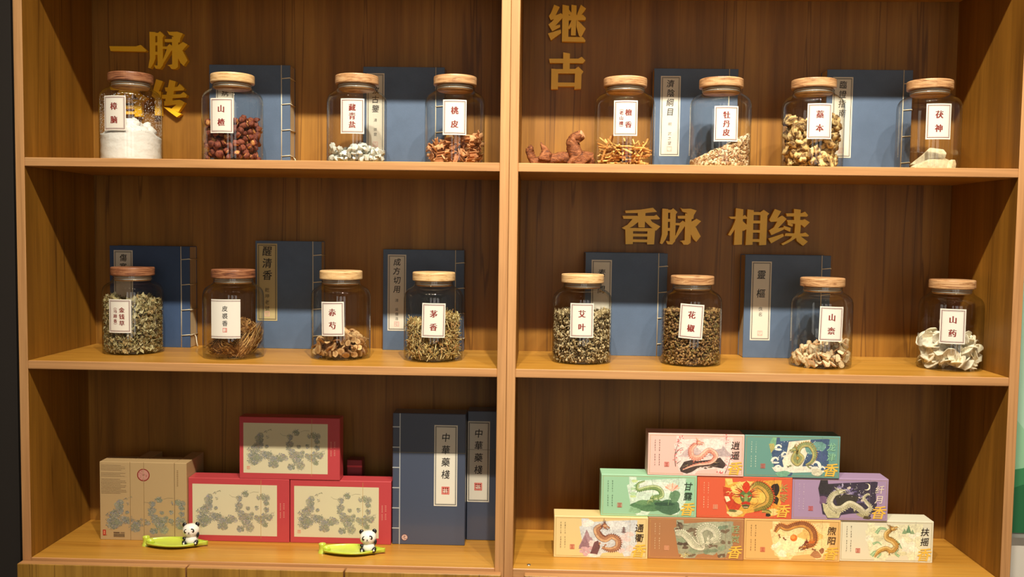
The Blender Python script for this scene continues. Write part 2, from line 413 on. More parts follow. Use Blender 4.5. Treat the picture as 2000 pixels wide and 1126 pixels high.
for (u, v, r) in ((1033, 1091, .0036),):
    p = at(u, v, .02); mb = MB(); mb.lathe([(.0003, .0009), (r * .45, .0009), (r * .5, .0003), (r, .0012), (r * 1.05, 0)], 20)
    mb.build('cam_lock', mat('zinc', lin((170, 172, 170)), .3, metal=.8), cr_, True, (at(1033, 1091, .022)[0] - oxr, .022, S3))

# ------------------------------------------------------------------ raised gold characters on the back panels
# strokes traced as solid, overlapping pieces; coordinates in arbitrary units, scaled to a box in metres
G = {}
G['xiang'] = [[(105,107),(250,95),(370,75),(410,115),(300,128),(110,132)],[(80,158),(385,155),(405,143),(440,180),(425,190),(90,188)],[(225,110),(300,110),(295,270),(235,270)],
 [(180,185),(240,185),(235,215),(180,260),(110,295),(75,278),(130,245)],[(290,185),(345,185),(365,215),(445,258),(405,300),(350,262),(300,215)],[(110,280),(185,280),(185,435),(115,437)],
 [(322,275),(395,285),(388,435),(322,437)],[(110,276),(395,276),(395,308),(110,308)],[(180,332),(325,332),(325,360),(180,360)],[(180,388),(325,388),(325,415),(180,415)]]
G['mai'] = [[(468,85),(525,88),(525,340),(505,390),(475,437),(453,430),(470,340)],[(468,95),(570,95),(570,125),(468,125)],[(545,100),(572,80),(613,118),(598,140),(598,405),(570,440),(525,438),(510,405),(545,408)],
 [(520,185),(550,185),(550,215),(520,215)],[(520,275),(550,275),(550,305),(520,305)],[(640,75),(662,85),(740,82),(795,100),(768,150),(720,160),(700,125),(660,112)],[(615,155),(770,148),(765,185),(620,182)],
 [(688,130),(750,140),(745,420),(720,440),(680,440),(660,412),(640,405),(688,395)],[(595,225),(640,225),(665,200),(692,220),(692,250),(600,390),(588,380),(638,250),(595,247)],
 [(742,215),(795,180),(840,205),(792,258),(742,262)],[(742,240),(790,262),(840,355),(800,410),(768,380),(742,325)]]
G['xiang_mutual'] = [[(1185,80),(1255,90),(1250,440),(1175,445)],[(1120,165),(1250,160),(1270,145),(1295,170),(1290,185),(1140,187)],[(1182,200),(1180,290),(1140,355),(1115,345),(1150,280)],[(1245,200),(1295,245),(1295,285),(1260,305),(1245,290)],
 [(1295,90),(1355,98),(1352,440),(1285,445)],[(1295,115),(1440,115),(1440,145),(1295,145)],[(1420,115),(1450,93),(1503,130),(1485,150),(1482,440),(1415,445)],[(1350,200),(1420,200),(1420,228),(1350,228)],[(1350,293),(1420,293),(1420,320),(1350,320)],[(1350,383),(1420,383),(1420,412),(1350,412)]]
G['xu'] = [[(1565,88),(1625,110),(1590,178),(1635,150),(1680,185),(1600,277),(1658,265),(1655,290),(1540,347),(1515,300),(1560,270),(1590,212),(1530,217),(1515,195)],[(1510,380),(1648,330),(1660,355),(1540,427)],
 [(1745,85),(1810,92),(1805,230),(1750,225)],[(1670,130),(1820,125),(1850,110),(1880,145),(1870,160),(1680,160)],[(1680,195),(1830,192),(1850,185),(1898,215),(1850,267),(1820,242),(1690,222)],[(1690,215),(1740,237),(1735,262),(1690,243)],[(1650,252),(1720,272),(1715,312),(1660,287)],
 [(1760,225),(1815,235),(1810,330),(1790,360),(1700,420),(1650,445),(1635,430),(1720,380),(1755,320)],[(1670,325),(1830,325),(1860,315),(1895,345),(1885,356),(1665,354)],[(1770,350),(1810,350),(1885,405),(1840,448),(1780,400)]]
G['ji'] = [[(405,30),(440,45),(415,100),(450,85),(468,105),(415,167),(445,160),(445,177),(395,204),(370,160),(392,142),(405,125),(385,132),(372,105),(385,85)],[(368,218),(450,192),(452,215),(388,262)],
 [(458,30),(500,38),(498,268),(458,268)],[(458,240),(590,240),(608,262),(605,272),(458,270)],[(515,30),(548,35),(545,230),(515,230)],[(495,100),(590,95),(608,115),(605,130),(495,132)],[(495,55),(517,85),(514,102),(495,90)],[(575,30),(608,55),(575,102),(550,95)],[(520,125),(535,140),(505,192),(495,182)],[(548,125),(575,150),(608,185),(580,242),(565,232),(548,170)]]
G['gu'] = [[(462,338),(505,345),(505,450),(462,450)],[(372,380),(560,378),(580,365),(605,390),(590,408),(378,408)],[(388,445),(432,448),(432,578),(388,580)],[(388,448),(560,445),(560,475),(388,475)],[(540,445),(560,430),(593,462),(582,480),(580,575),(537,578)],[(430,535),(540,535),(540,560),(430,560)]]
G['yi'] = [[(707,300),(880,300),(910,290),(950,325),(940,333),(715,330)]]
G['chuan'] = [[(1015,512),(1058,525),(1010,640),(985,620)],[(1005,590),(1045,590),(1045,745),(1005,745)],[(1070,565),(1150,560),(1165,540),(1195,570),(1190,582),(1075,590)],[(1050,612),(1170,607),(1190,592),(1212,612),(1205,627),(1050,637)],[(1100,515),(1140,525),(1112,672),(1070,660)],[(1065,652),(1165,643),(1198,660),(1155,722),(1110,702),(1143,674),(1065,682)],[(1060,690),(1100,695),(1175,735),(1145,755),(1100,722)]]
def gold_char(key, label, u0, v0, u1, v1):
    xs = [p[0] for s in G[key] for p in s]; ys = [p[1] for s in G[key] for p in s]
    a = at(u0, v0, D1 - .012); b = at(u1, v1, D1 - .012); cx, cz = (a[0] + b[0]) / 2, (a[2] + b[2]) / 2
    W = abs(b[0] - a[0]); H = abs(a[2] - b[2]) if key != 'yi' else W * (max(ys) - min(ys)) / (max(xs) - min(xs))
    mb = MB()
    for k, s in enumerate(G[key]):
        pts = [((p[0] - min(xs)) / (max(xs) - min(xs)) * W - W / 2, H / 2 - (p[1] - min(ys)) / (max(ys) - min(ys)) * H) for p in s]
        mb.prism(pts[::-1], -.0125 - .00006 * k, 0)
    o = mb.build('gold_character', M['gold'], None, False, (cx, D1 - .0002, cz))
    tag(o, label, 'wall lettering', 'raised gold characters on the back panels')
gold_char('yi', 'single gold horizontal stroke character above the camphor jar', 213.5, 87, 287, 101)
gold_char('mai', 'gold raised character nearest the stroke character above the camphor jar', 289, 60, 367, 135)
gold_char('xiang', 'gold raised character half seen through the glass of the camphor jar', 213, 152, 288, 228)
gold_char('chuan', 'gold raised character cut off by the edge of the camphor jar', 296, 154.5, 366, 229)
gold_char('ji', 'gold raised character at the very top, above the four-sided one', 1071, 9, 1143.5, 82)
gold_char('gu', 'gold raised character with a hollow square, above the driftwood', 1072.5, 102, 1142.5, 175)
gold_char('xiang', 'first gold raised character of the row above the mugwort jar', 1215, 404.5, 1289, 477.5)
gold_char('mai', 'second gold raised character of the row, beside the wide gap', 1290.5, 405, 1368, 478)
gold_char('xiang_mutual', 'third gold raised character of the row, just past the wide gap', 1423, 406, 1500.5, 479)
gold_char('xu', 'last gold raised character of the row above the dark blue book', 1502, 407, 1580, 480)

# ------------------------------------------------------------------ thread-bound books standing against the back panel
def flat(x0, z0, y, eps=.00012):
    """sheet (x right, y up) on a plane facing the viewer"""
    return lambda x, yy, l=0: (x0 + x, y - eps * (1 + l), z0 + yy)
def rect(mb, x0, x1, y0, y1, fn, col=None, layer=0):
    mb.add([fn(x0, y0, layer), fn(x1, y0, layer), fn(x1, y1, layer), fn(x0, y1, layer)], [(0, 1, 2, 3)], col)
def frame(mb, x0, x1, y0, y1, t, fn, col=None, layer=0):
    rect(mb, x0, x1, y0, y0 + t, fn, col, layer); rect(mb, x0, x1, y1 - t, y1, fn, col, layer)
    rect(mb, x0, x0 + t, y0 + t, y1 - t, fn, col, layer); rect(mb, x1 - t, x1, y0 + t, y1 - t, fn, col, layer)
def seal(mb, x, y, s, fn, rng, layer=1):
    """square seal: frame with a scribble of short bars inside"""
    frame(mb, x - s / 2, x + s / 2, y - s / 2, y + s / 2, s * .1, fn, None, layer)
    for i in range(3):
        for j in range(3):
            cx, cy = x + (i - 1) * s * .27, y + (j - 1) * s * .27
            if rng.random() < .55: rect(mb, cx - s * .11, cx + s * .11, cy - s * .035, cy + s * .035, fn, None, layer)
            if rng.random() < .65: rect(mb, cx - s * .035, cx + s * .035, cy - s * .12, cy + s * .12, fn, None, layer)

def book(label, u0, u1, vmid, Yf, base, H, slip, title, tsize, author=None, stamp=True, W=None, cov='blue', slipmat='slip_paper', bound='right', loose=False, rz=0.0):
    """Chinese stitched book: two covers, page block, sewn thread, paper title slip (slip = u0,u1,top z,height)"""
    rng = random.Random(hash(label) % 1000 if False else len(label) * 7 + int(u0))
    xa = at(u0, vmid, Yf)[0]; xb = at(u1, vmid, Yf)[0]; Wd = xb - xa; T = D1 - Yf - .0012
    t = thing('stitched_book', label, 'book', ((xa + xb) / 2, Yf + T / 2, base), rz, 'blue stitched books on the shelves')
    x0, x1, y0, y1 = -Wd / 2, Wd / 2, -T / 2, T / 2
    bevbox('front_cover', x0, x1, y0, y0 + .0022, 0, H, M[cov], t, .0005)
    bevbox('page_block', x0 + .001, x1 - .0006, y0 + .0024, y1 - .0024, .0008, H - .0012, M['pages'], t, .0004)
    bevbox('back_cover', x0, x1, y1 - .0022, y1, 0, H, M[cov], t, .0005)
    mb = MB(); r = .0011; s = 1 if bound == 'right' else -1
    xt = s * (Wd / 2 - .0195)
    mb.tube([(xt, y0 - r * .6, .0005), (xt + .0004 * s, y0 - r * .6, H * .5), (xt, y0 - r * .6, H)], r, 6)
    for k in range(4):
        z = H * (.125 + .25 * k)
        mb.tube([(xt, y0 - r, z - .001), (s * Wd / 2, y0 - r, z + .0008), (s * (Wd / 2 + r * .6), y0, z), (s * (Wd / 2 + r * .6), y1, z - .0005)], r, 6)
    if loose:
        mb.tube([(s * Wd / 2, y0 + T * .6, H * .12), (s * (Wd / 2 + .006), y0 + T * .45, H * .10), (s * (Wd / 2 + .010), y0 + T * .3, H * .045), (s * (Wd / 2 + .013), y0 + T * .25, .0015)], r, 6)
    mb.build('thread', M['thread'], t, True)
    sx0, sx1, stop, sh = slip
    sp = bevbox('title_slip', sx0 + x0, sx1 + x0, y0 - .0006, y0 + .0001, stop - sh, stop, M[slipmat], t, .0001)
    fn = flat(0, 0, y0 - .0006)
    mb = MB(); a, b, c, d = sx0 + x0, sx1 + x0, stop - sh, stop
    frame(mb, a + .0026, b - .0026, c + .0028, d - .0028, .0011, fn); frame(mb, a + .0045, b - .0045, c + .0046, d - .0046, .0003, fn)
    mb.build('border', M['black_ink'], sp)
    mb = MB(); z = stop - .0165
    z -= 0 if len(title) > 2 else .012
    for ch in title:
        put_char(mb, ch, (a + b) / 2 + rng.uniform(-.0006, .0006), z, tsize, fn, None, .018, 0, .10, 1.05); z -= tsize * (1.22 if len(title) > 2 else 2.1)
    if author:
        z = stop - sh * .60
        for ch in author:
            if ch != ' ': put_char(mb, ch, (a + b) / 2, z, tsize * .48, fn, None, 0.0, 0, .08)
            z -= tsize * .62
    mb.build('lettering', M['black_ink'], sp)
    if stamp:
        mb = MB(); seal(mb, (a + b) / 2, stop - sh + .0155, .011, fn, rng); mb.build('red_seal', M['faded_seal'], sp)
    return t
HB = .225
book('blue stitched book with thick pale page edge behind the hawthorn jar', 409, 567, 219, .241, S1, HB, (.015, .055, HB - .024, .168), '溫病論', .0165, None, True, loose=True)
book('blue stitched book standing between the salt jar and the peach bark jar', 709, 868, 222, .250, S1, HB, (.008, .047, HB - .014, .170), '馬攷古鑒', .0165, '清 張登', True)
book('blue stitched book between the sandalwood jar and the peony bark jar', 1276, 1440, 228, .240, S1, HB, (.0145, .0575, HB - .016, .172), '濟陰綱目', .0165, '明 武之望', True)
book('blue stitched book between the ligusticum root jar and the poria jar', 1613, 1780, 231, .235, S1, HB, (.0125, .0555, HB - .016, .172), '臨證指南', .0165, None, True)
book('deep blue stitched book with thick page edge behind the dried leaf jar', 215, 371, 578, .237, S2, HB, (.0095, .052, HB - .010, .150), '傷寒論', .0165, None, False, None, 'blue_deep', loose=True)
book('tall narrow blue stitched book with an olive title slip', 499, 628, 575, .249, S2, .240, (.004, .049, .234, .172), '醒清香', .022, '乾坤老號', True, None, 'blue', 'slip_gold')
book('blue stitched book between the red peony jar and the sweetgrass jar', 748, 906, 585, .256, S2, HB, (.0105, .0515, HB - .0115, .170), '成方切用', .0165, '清 吳儀洛', True)
book('blue stitched book between the mugwort jar and the peppercorn jar', 1142, 1302, 594, .226, S2, HB, (.0135, .0575, HB - .016, .170), '素問', .017, None, True)
book('blue stitched book with two large title characters beside the peppercorn jar', 1453, 1620, 598, .231, S2, HB, (.0145, .0575, HB - .0145, .172), '靈樞', .0195, '佚名', True)

# ------------------------------------------------------------------ glass jars
JR, JH = .0615, .182
JAR_PROF = [(.0005, .0012), (.050, .0006), (.0570, .0004), (.0598, .0022), (.0611, .0055), (.0615, .010), (.0615, .126), (.0608, .1325), (.0588, .1385), (.0555, .1435), (.0510, .1472), (.0462, .1500), (.0424, .1525), (.0402, .1555), (.0394, .1590), (.0392, .1665)]
def bend(R, a0, zc, tilt=0.0, eps=.00012):
    ct, st = math.cos(tilt), math.sin(tilt)
    def fn(x, y, l=0):
        X, Y = x * ct - y * st, x * st + y * ct
        a = a0 + X / R; r = R + eps * (1 + l)
        return (r * math.sin(a), -r * math.cos(a), zc + Y)
    return fn
def bent_rect(mb, x0, x1, y0, y1, fn, layer=0, n=8):
    V = []; F = []
    for i in range(n + 1):
        x = x0 + (x1 - x0) * i / n; V += [fn(x, y0, layer), fn(x, y1, layer)]
    for i in range(n): F.append((2 * i, 2 * i + 2, 2 * i + 3, 2 * i + 1))
    mb.add(V, F)
def bent_frame(mb, x0, x1, y0, y1, t, fn, layer=0):
    bent_rect(mb, x0, x1, y0, y0 + t, fn, layer); bent_rect(mb, x0, x1, y1 - t, y1, fn, layer)
    bent_rect(mb, x0, x0 + t, y0 + t, y1 - t, fn, layer, 1); bent_rect(mb, x1 - t, x1, y0 + t, y1 - t, fn, layer, 1)

def jar(label, u, base, Y, lid, text, lu, lv, side=None, black=False, tilt=0.0, lw=.048, lh=.0695):
    vb = 320 if base > 1.2 else 690
    X = at(u, vb - 90, Y)[0]
    t = thing('glass_jar', label, 'jar', (X, Y, base), 0, 'glass herb jars with wooden lids')
    mb = MB(); mb.lathe(JAR_PROF, 56); mb.build('glass_body', M['glass'], t, True)
    ld = MB(); ld.lathe([(.0004, JH), (.0420, JH), (.0436, JH - .0008), (.0442, JH - .0026), (.0442, .1660), (.0436, .1645), (.0420, .1640), (.0003, .1640)], 56)
    lo = ld.build('lid', M[lid], t); 
    for p in lo.data.polygons: p.use_smooth = False
    mb = MB(); mb.lathe([(.0003, .1530), (.0355, .1530), (.0368, .1545), (.0368, .1642)], 40); mb.build('stopper', M['lid_mid'], lo, True)
    mb = MB()
    for zz in (.157, .161): mb.lathe([(.0366, zz - .0010), (.0380, zz - .0004), (.0380, zz + .0004), (.0366, zz + .0010)], 40)
    mb.build('seal_ring', mat_seal, lo, True)
    # paper label wrapped round the glass, where the camera sees its centre at (lu, lv)
    phi = math.atan2(CAM[0] - X, Y - CAM[1])
    p = at(lu, lv, Y - JR * .9); q = at(u, lv, Y - JR * .9)
    a0 = phi + math.asin(max(-.9, min(.9, (p[0] - q[0]) / JR))); zc = p[2] - base
    fn = bend(JR + .0003, a0, zc, tilt)
    mb = MB(); bent_rect(mb, -lw / 2, lw / 2, -lh / 2, lh / 2, lambda x, y, l=0: fn(x, y, -1), 0, 12)
    lab = mb.build('paper_label', M['paper'], t, True)
    mb = MB(); a, b = lw / 2, lh / 2
    if black:
        for k in (1, -1):
            bent_rect(mb, -a, a, k * (b - .0030) - .0004, k * (b - .0030) + .0004, fn); bent_rect(mb, -a, a, k * (b - .0046) - .0002, k * (b - .0046) + .0002, fn)
    else:
        bent_frame(mb, -a + .0026, a - .0026, -b + .0028, b - .0028, .0011, fn); bent_frame(mb, -a + .0046, a - .0046, -b + .0048, b - .0048, .00035, fn)
    mb.build('border', M['dark_red_ink'], lab)
    mb = MB(); ink = 'black_ink' if black else 'red_ink'
    if side:
        n = len(text); s = .0115 if n > 2 else .0135; st = s * (1.18 if n > 2 else 1.75); x = .0055
        for k, ch in enumerate(text): put_char(mb, ch, x, (n - 1) / 2 * st - k * st - .001, s, fn, None, .018, .035)
        s2 = .0085; n = len(side)
        for k, ch in enumerate(side): put_char(mb, ch, -.0085, (n - 1) / 2 * s2 * 1.2 - k * s2 * 1.2, s2, fn, None, .018, .02)
        for k in (1, -1):
            zc2 = k * ((n) / 2 * s2 * 1.2 + .0012)
            pts = [(-.0085 + .0042 * math.cos(tt) , zc2 - k * .0022 + k * .0022 * math.sin(tt)) for tt in np.linspace(.15, math.pi - .15, 9)]
            for i in range(8):
                (xa, ya), (xb, yb) = pts[i], pts[i + 1]; dn = .0004
                mb.add([fn(xa, ya - dn), fn(xb, yb - dn), fn(xb, yb + dn), fn(xa, ya + dn)], [(0, 1, 2, 3)])
    else:
        n = len(text); s = .0150 if n == 2 else .0140; st = s * (1.78 if n == 2 else 1.22)
        if black: s, st = .0115, .0148
        off = .006 if black else 0
        for k, ch in enumerate(text): put_char(mb, ch, 0, off + (n - 1) / 2 * st - k * st, s, fn, None, .018, .0 if black else .035, 0, 1.05)
    mb.build('lettering', M[ink], lab)
    if black:
        mb = MB(); seal(mb, 0, -.0225, .0085, fn, random.Random(5)); mb.build('red_seal', M['seal_ink'], lab)
    return X, Y, base
mat_seal = mat('silicone_ring', lin((190, 190, 182)), .4)
YJ = .120
J = {}
J['camphor'] = jar('glass jar of white camphor powder with a dark wooden lid', 256, S1, YJ, 'lid_dark', '樟脑', 225.5, 221)
J['hawthorn'] = jar('glass jar of brown-red dried hawthorn with a pale lid', 454.5, S1, YJ, 'lid_pale', '山楂', 433, 226)
J['salt'] = jar('glass jar a third full of white rock salt crystals', 697, S1, YJ, 'lid_mid', '藏青盐', 688, 227)
J['peach'] = jar('glass jar of curled orange-brown peach bark chips', 888.5, S1, YJ, 'lid_mid', '桃皮', 888, 229.5)
J['sandal'] = jar('glass jar of yellow sandalwood sticks beside the driftwood', 1220, S1, YJ, 'lid_mid', '檀香', 1222, 231, '老山檀')
J['peony'] = jar('glass jar with a sloping heap of pale peony bark rings', 1407, S1, YJ, 'lid_mid', '牡丹皮', 1419, 242)
J['ligusticum'] = jar('glass jar of knobbly yellow and dark ligusticum root pieces', 1587.5, S1, YJ, 'lid_mid', '藁本', 1601, 237)
J['poria'] = jar('nearly empty glass jar holding a few pale poria slabs', 1814, S1, YJ, 'lid_mid', '茯神', 1833, 237.5)
J['leaf'] = jar('glass jar of crumbled grey-green dried leaves with dark red lid', 260, S2, .150, 'lid_dark', '金钱草', 235, 616.5, '马蹄香')
J['fibre'] = jar('glass jar of fibrous brown root bundles with black lettering', 456, S2, .107, 'lid_dark', '皮裘香', 440, 622, None, True, 0, .061, .079)
J['redpeony'] = jar('glass jar of round tan red-peony root slices with pale lid', 666, S2, .124, 'lid_pale', '赤芍', 649.5, 622, None, False, .02)
J['sweetgrass'] = jar('glass jar of chopped straw-like sweetgrass stems with pale lid', 847, S2, .119, 'lid_pale', '茅香', 847, 625, None, False, -.02)
J['mugwort'] = jar('glass jar of fine grey-brown mugwort fragments with pale lid', 1137, S2, .126, 'lid_pale', '艾叶', 1137, 625)
J['pepper'] = jar('glass jar filled with small brown Sichuan peppercorns', 1351, S2, .124, 'lid_mid', '花椒', 1351, 627, None, False, -.05)
J['galangal'] = jar('glass jar with a sloping heap of beige sand-ginger chips', 1605, S2, .121, 'lid_mid', '山柰', 1624.5, 632, None, False, -.02)
J['yam'] = jar('glass jar of large creamy white yam slices', 1858, S2, .118, 'lid_mid', '山药', 1862, 637)

# ------------------------------------------------------------------ what is in the jars
RI = JR - .0016
def pack(rng, n, size, hfn, k=.8, zmin=.004, tries=60000, rin=None, flat_=1.0):
    """random loose packing of n points inside the jar below the heap surface hfn(x, y)"""
    out = np.zeros((0, 3)); R = (rin or RI - .0012) - size * .5
    for _ in range(tries):
        if len(out) >= n: break
        a = rng.random() * 2 * math.pi; r = R * math.sqrt(rng.random())
        x, y = r * math.cos(a), r * math.sin(a); top = hfn(x, y) - size * .4; lo = zmin + size * .42 * flat_
        if top < lo: 
            if top < lo - size * .4: continue
            top = lo
        z = rng.uniform(lo, top)
        if len(out):
            d = out - (x, y, z)
            if (d * d).sum(1).min() < (k * size) ** 2: continue
        out = np.vstack([out, (x, y, z)])
    return out
def scatter(meshes, name, key, label, cat, group, pts, rng, smin=.85, smax=1.15, flatness=None):
    """one object per piece; meshes are shared"""
    bx, by, bz = J[key]
    for i, p in enumerate(pts):
        o = bpy.data.objects.new(name, meshes[i % len(meshes)]); COL.objects.link(o)
        o.location = (bx + p[0], by + p[1], bz + p[2]); s = rng.uniform(smin, smax); o.scale = (s, s, s)
        if flatness is None: o.rotation_euler = (rng.uniform(0, 6.3), rng.uniform(0, 6.3), rng.uniform(0, 6.3))
        else: o.rotation_euler = (rng.gauss(0, flatness), rng.gauss(0, flatness), rng.uniform(0, 6.3))
        tag(o, label, cat, group)
def mass(templates, name, key, label, cat, pts, rng, mats, smin=.8, smax=1.2, core=None, core_col=None, flatness=None):
    """uncountable filling: all fragments in ONE object, over a core of the same matter that fills the middle of the jar"""
    bx, by, bz = J[key]; mb = MB()
    for i, p in enumerate(pts):
        tv, tf, cols = templates[rng.randrange(len(templates))]
        e = Euler((rng.uniform(0, 6.3), rng.uniform(0, 6.3), rng.uniform(0, 6.3))) if flatness is None else Euler((rng.gauss(0, flatness), rng.gauss(0, flatness), rng.uniform(0, 6.3)))
        Rm = np.array(e.to_matrix()) * rng.uniform(smin, smax)
        V = tv @ Rm.T + np.array(p)
        rr = np.hypot(V[:, 0], V[:, 1]); k_ = np.minimum(1.0, (RI - .0003) / np.maximum(rr, 1e-6)); V[:, 0] *= k_; V[:, 1] *= k_; V[:, 2] = np.maximum(V[:, 2], .0022)
        mb.add(V.tolist(), tf, cols[rng.randrange(len(cols))])
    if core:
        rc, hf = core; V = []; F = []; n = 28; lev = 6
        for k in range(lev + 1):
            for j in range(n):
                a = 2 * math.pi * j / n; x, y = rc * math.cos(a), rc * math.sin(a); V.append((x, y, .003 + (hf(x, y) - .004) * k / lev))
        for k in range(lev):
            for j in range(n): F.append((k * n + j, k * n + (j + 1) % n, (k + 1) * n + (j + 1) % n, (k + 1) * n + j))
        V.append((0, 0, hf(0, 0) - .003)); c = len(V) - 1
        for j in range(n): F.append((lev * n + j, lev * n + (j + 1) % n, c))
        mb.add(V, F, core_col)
    o = mb.build(name, mats, None, False, (bx, by, bz)); tag(o, label, cat, None, 'stuff'); return o
def shell(rng, n, hfn, depth=.010, topd=.010, size=.006, zmin=.003):
    """points in the outer layer against the glass and in the top layer of a filling"""
    out = []
    R = RI - size * .5
    while len(out) < n:
        a = rng.random() * 2 * math.pi
        if rng.random() < .74:
            r = R - depth * rng.random() ** 1.5; x, y = r * math.cos(a), r * math.sin(a); z = rng.uniform(zmin + size * .4, max(zmin + size * .5, hfn(x, y)))
        else:
            r = R * math.sqrt(rng.random()); x, y = r * math.cos(a), r * math.sin(a); z = hfn(x, y) - topd * rng.random()
        if z > zmin + size * .3: out.append((x, y, z))
    return out
def blobmesh(name, r, seed, colf, mats, noise_=.18, seg=10, rings=7, sx=(1, 1, 1), dent=0.0, smooth=True):
    """rounded dried piece with per-face colour colf(unit normal, rng)"""
    rng = random.Random(seed); mb = MB(); ph = [rng.uniform(0, 6) for _ in range(6)]
    V = []
    for i in range(rings + 1):
        t = math.pi * i / rings
        for j in range(seg):
            a = 2 * math.pi * j / seg; d = Vector((math.sin(t) * math.cos(a), math.sin(t) * math.sin(a), math.cos(t)))
            k = 1 + noise_ * (math.sin(3 * d.x + ph[0]) * math.sin(3 * d.y + ph[1]) + .7 * math.sin(5 * d.z + ph[2] + 3 * d.x)) + (rng.uniform(-noise_, noise_) * .5 if 0 < i < rings else 0)
            if dent and d.z > .45: k -= dent * (d.z - .45)
            V.append((d.x * r * sx[0] * k, d.y * r * sx[1] * k, d.z * r * sx[2] * k))
    for i in range(rings):
        for j in range(seg):
            kk = (j + 1) % seg; f = (i * seg + j, (i + 1) * seg + j, (i + 1) * seg + kk, i * seg + kk)
            c = sum((Vector(V[q]) for q in f), Vector()).normalized()
            mb.add([V[q] for q in f], [(0, 1, 2, 3)], colf(c, rng))
    me = mb.mesh(name, mats); 
    bm = bmesh.new(); bm.from_mesh(me); bmesh.ops.remove_doubles(bm, verts=bm.verts, dist=1e-6); bm.to_mesh(me); bm.free()
    if smooth: me.polygons.foreach_set('use_smooth', [True] * len(me.polygons))
    return me
def discmesh(name, r, th, seed, face, rim, mats, wave=.15, oval=1.0, n=14, rough=.08, core=None):
    """irregular slice: two faces and a bark rim, bent a little"""
    rng = random.Random(seed); mb = MB(); ph = rng.uniform(0, 6); V = []
    rad = [1 + rng.uniform(-rough, rough) for _ in range(n)]
    def z(x, y): return wave * r * (math.sin(x / r * 1.7 + ph) * .6 + math.sin(y / r * 2.1 + 2 * ph) * .5)
    for sgn in (1, -1):
        for rr in (0.0, .55, 1.0):
            for j in range(n):
                a = 2 * math.pi * j / n; x, y = rr * r * rad[j] * math.cos(a), rr * r * rad[j] * oval * math.sin(a)
                V.append((x, y, z(x, y) + sgn * th / 2 * (1 if rr < 1 else .8)))
    for sgn in range(2):
        b = sgn * 3 * n
        for k in range(2):
            for j in range(n):
                f = (b + k * n + j, b + (k + 1) * n + j, b + (k + 1) * n + (j + 1) % n, b + k * n + (j + 1) % n)
                mb.add([V[q] for q in f], [(0, 1, 2, 3)], (core if core and k == 0 else face))
    for j in range(n):
        f = (2 * n + j, 5 * n + j, 5 * n + (j + 1) % n, 2 * n + (j + 1) % n); mb.add([V[q] for q in f], [(0, 1, 2, 3)], rim)
    me = mb.mesh(name, mats)
    bm = bmesh.new(); bm.from_mesh(me); bmesh.ops.remove_doubles(bm, verts=bm.verts, dist=1e-6); bm.to_mesh(me); bm.free(); return me
def chipmesh(name, l, w_, curl, th, cols, seed, mats):
    """curled bark chip: a bent strip with thickness"""
    rng = random.Random(seed); mb = MB(); n = 5; V = []
    for i in range(n + 1):
        t = (i / n - .5) * curl; R = w_ / max(curl, .1)
        for e in (-1, 1):
            ln = l / 2 * (1 + rng.uniform(-.25, .15))
            for th_ in (0, th): V.append(((R - th_) * math.sin(t), e * ln, (R - th_) * (1 - math.cos(t)) * 1.0 + th_))
    for i in range(n):
        b, c = i * 4, i * 4 + 4
        mb.add([V[b], V[b + 2], V[c + 2], V[c]], [(0, 1, 2, 3)], cols[0]); mb.add([V[b + 1], V[c + 1], V[c + 3], V[b + 3]], [(0, 1, 2, 3)], cols[1])
        mb.add([V[b], V[c], V[c + 1], V[b + 1]], [(0, 1, 2, 3)], cols[2]); mb.add([V[b + 2], V[b + 3], V[c + 3], V[c + 2]], [(0, 1, 2, 3)], cols[2])
    for b in (0, n * 4): mb.add([V[b], V[b + 1], V[b + 3], V[b + 2]], [(0, 1, 2, 3)], cols[2])
    return mb.mesh(name, mats)

R_ = random.Random(11)
# camphor: powder heap, lumps and crystals frosted on the inside of the glass
bx, by, bz = J['camphor']
def hc(x, y): return .064 + .006 * math.sin(x * 70 + 1) + .007 * math.cos(y * 60 + x * 45) + (.008 if x > .005 and x < .02 else 0)
mb = MB(); n = 44; V = []; F = []; lev = 14; rr_ = random.Random(3)
for k in range(lev + 1):
    for j in range(n):
        a = 2 * math.pi * j / n; x, y = (RI - .0005) * math.cos(a), (RI - .0005) * math.sin(a); q = 1 - abs(rr_.gauss(0, .008)) - .012 * max(0, math.sin(j * .9 + k * 1.3))
        V.append((x * q, y * q, .002 + (hc(x, y) - .002) * k / lev))
rings = 9
for k in range(1, rings + 1):
    for j in range(n):
        a = 2 * math.pi * j / n; r = (RI - .0005) * (1 - k / (rings + .5)); x, y = r * math.cos(a), r * math.sin(a); V.append((x, y, hc(x, y) + .006 * (k / rings) + rr_.gauss(0, .0016)))
for k in range(lev + rings):
    for j in range(n): F.append((k * n + j, k * n + (j + 1) % n, (k + 1) * n + (j + 1) % n, (k + 1) * n + j))
F.append([(lev + rings) * n + j for j in range(n)]); F.append([j for j in range(n)][::-1]); mb.add(V, F)
M['camphor'] = mat('camphor', lin((238, 236, 230)), .8, .2)
bump(M['camphor'], noise(M['camphor'], coords(M['camphor'], (55, 55, 55)), 1, 4, .55), .5, .004)
tag(mb.build('camphor_powder', M['camphor'], None, True, (bx, by, bz)), 'white camphor powder heaped in the jar with the dark lid', 'camphor', None, 'stuff')
mb = MB()
for i in range(2600):
    a = R_.uniform(0, 6.3); z = .06 + .075 * R_.random() ** 1.2; s = R_.uniform(.00025, .0008); r = RI - .0006
    if R_.random() < .35 and math.sin(a * 3 + z * 60) < 0: continue
    c = Vector((r * math.sin(a), -r * math.cos(a), z)); e1 = Vector((math.cos(a), math.sin(a), 0)) * s; e2 = Vector((0, 0, s)); nn = Vector((-math.sin(a), math.cos(a), 0)) * s
    mb.add([c + e1, c + e2, c - e1, c - e2, c + nn], [(0, 1, 4), (1, 2, 4), (2, 3, 4), (3, 0, 4), (3, 2, 1, 0)])
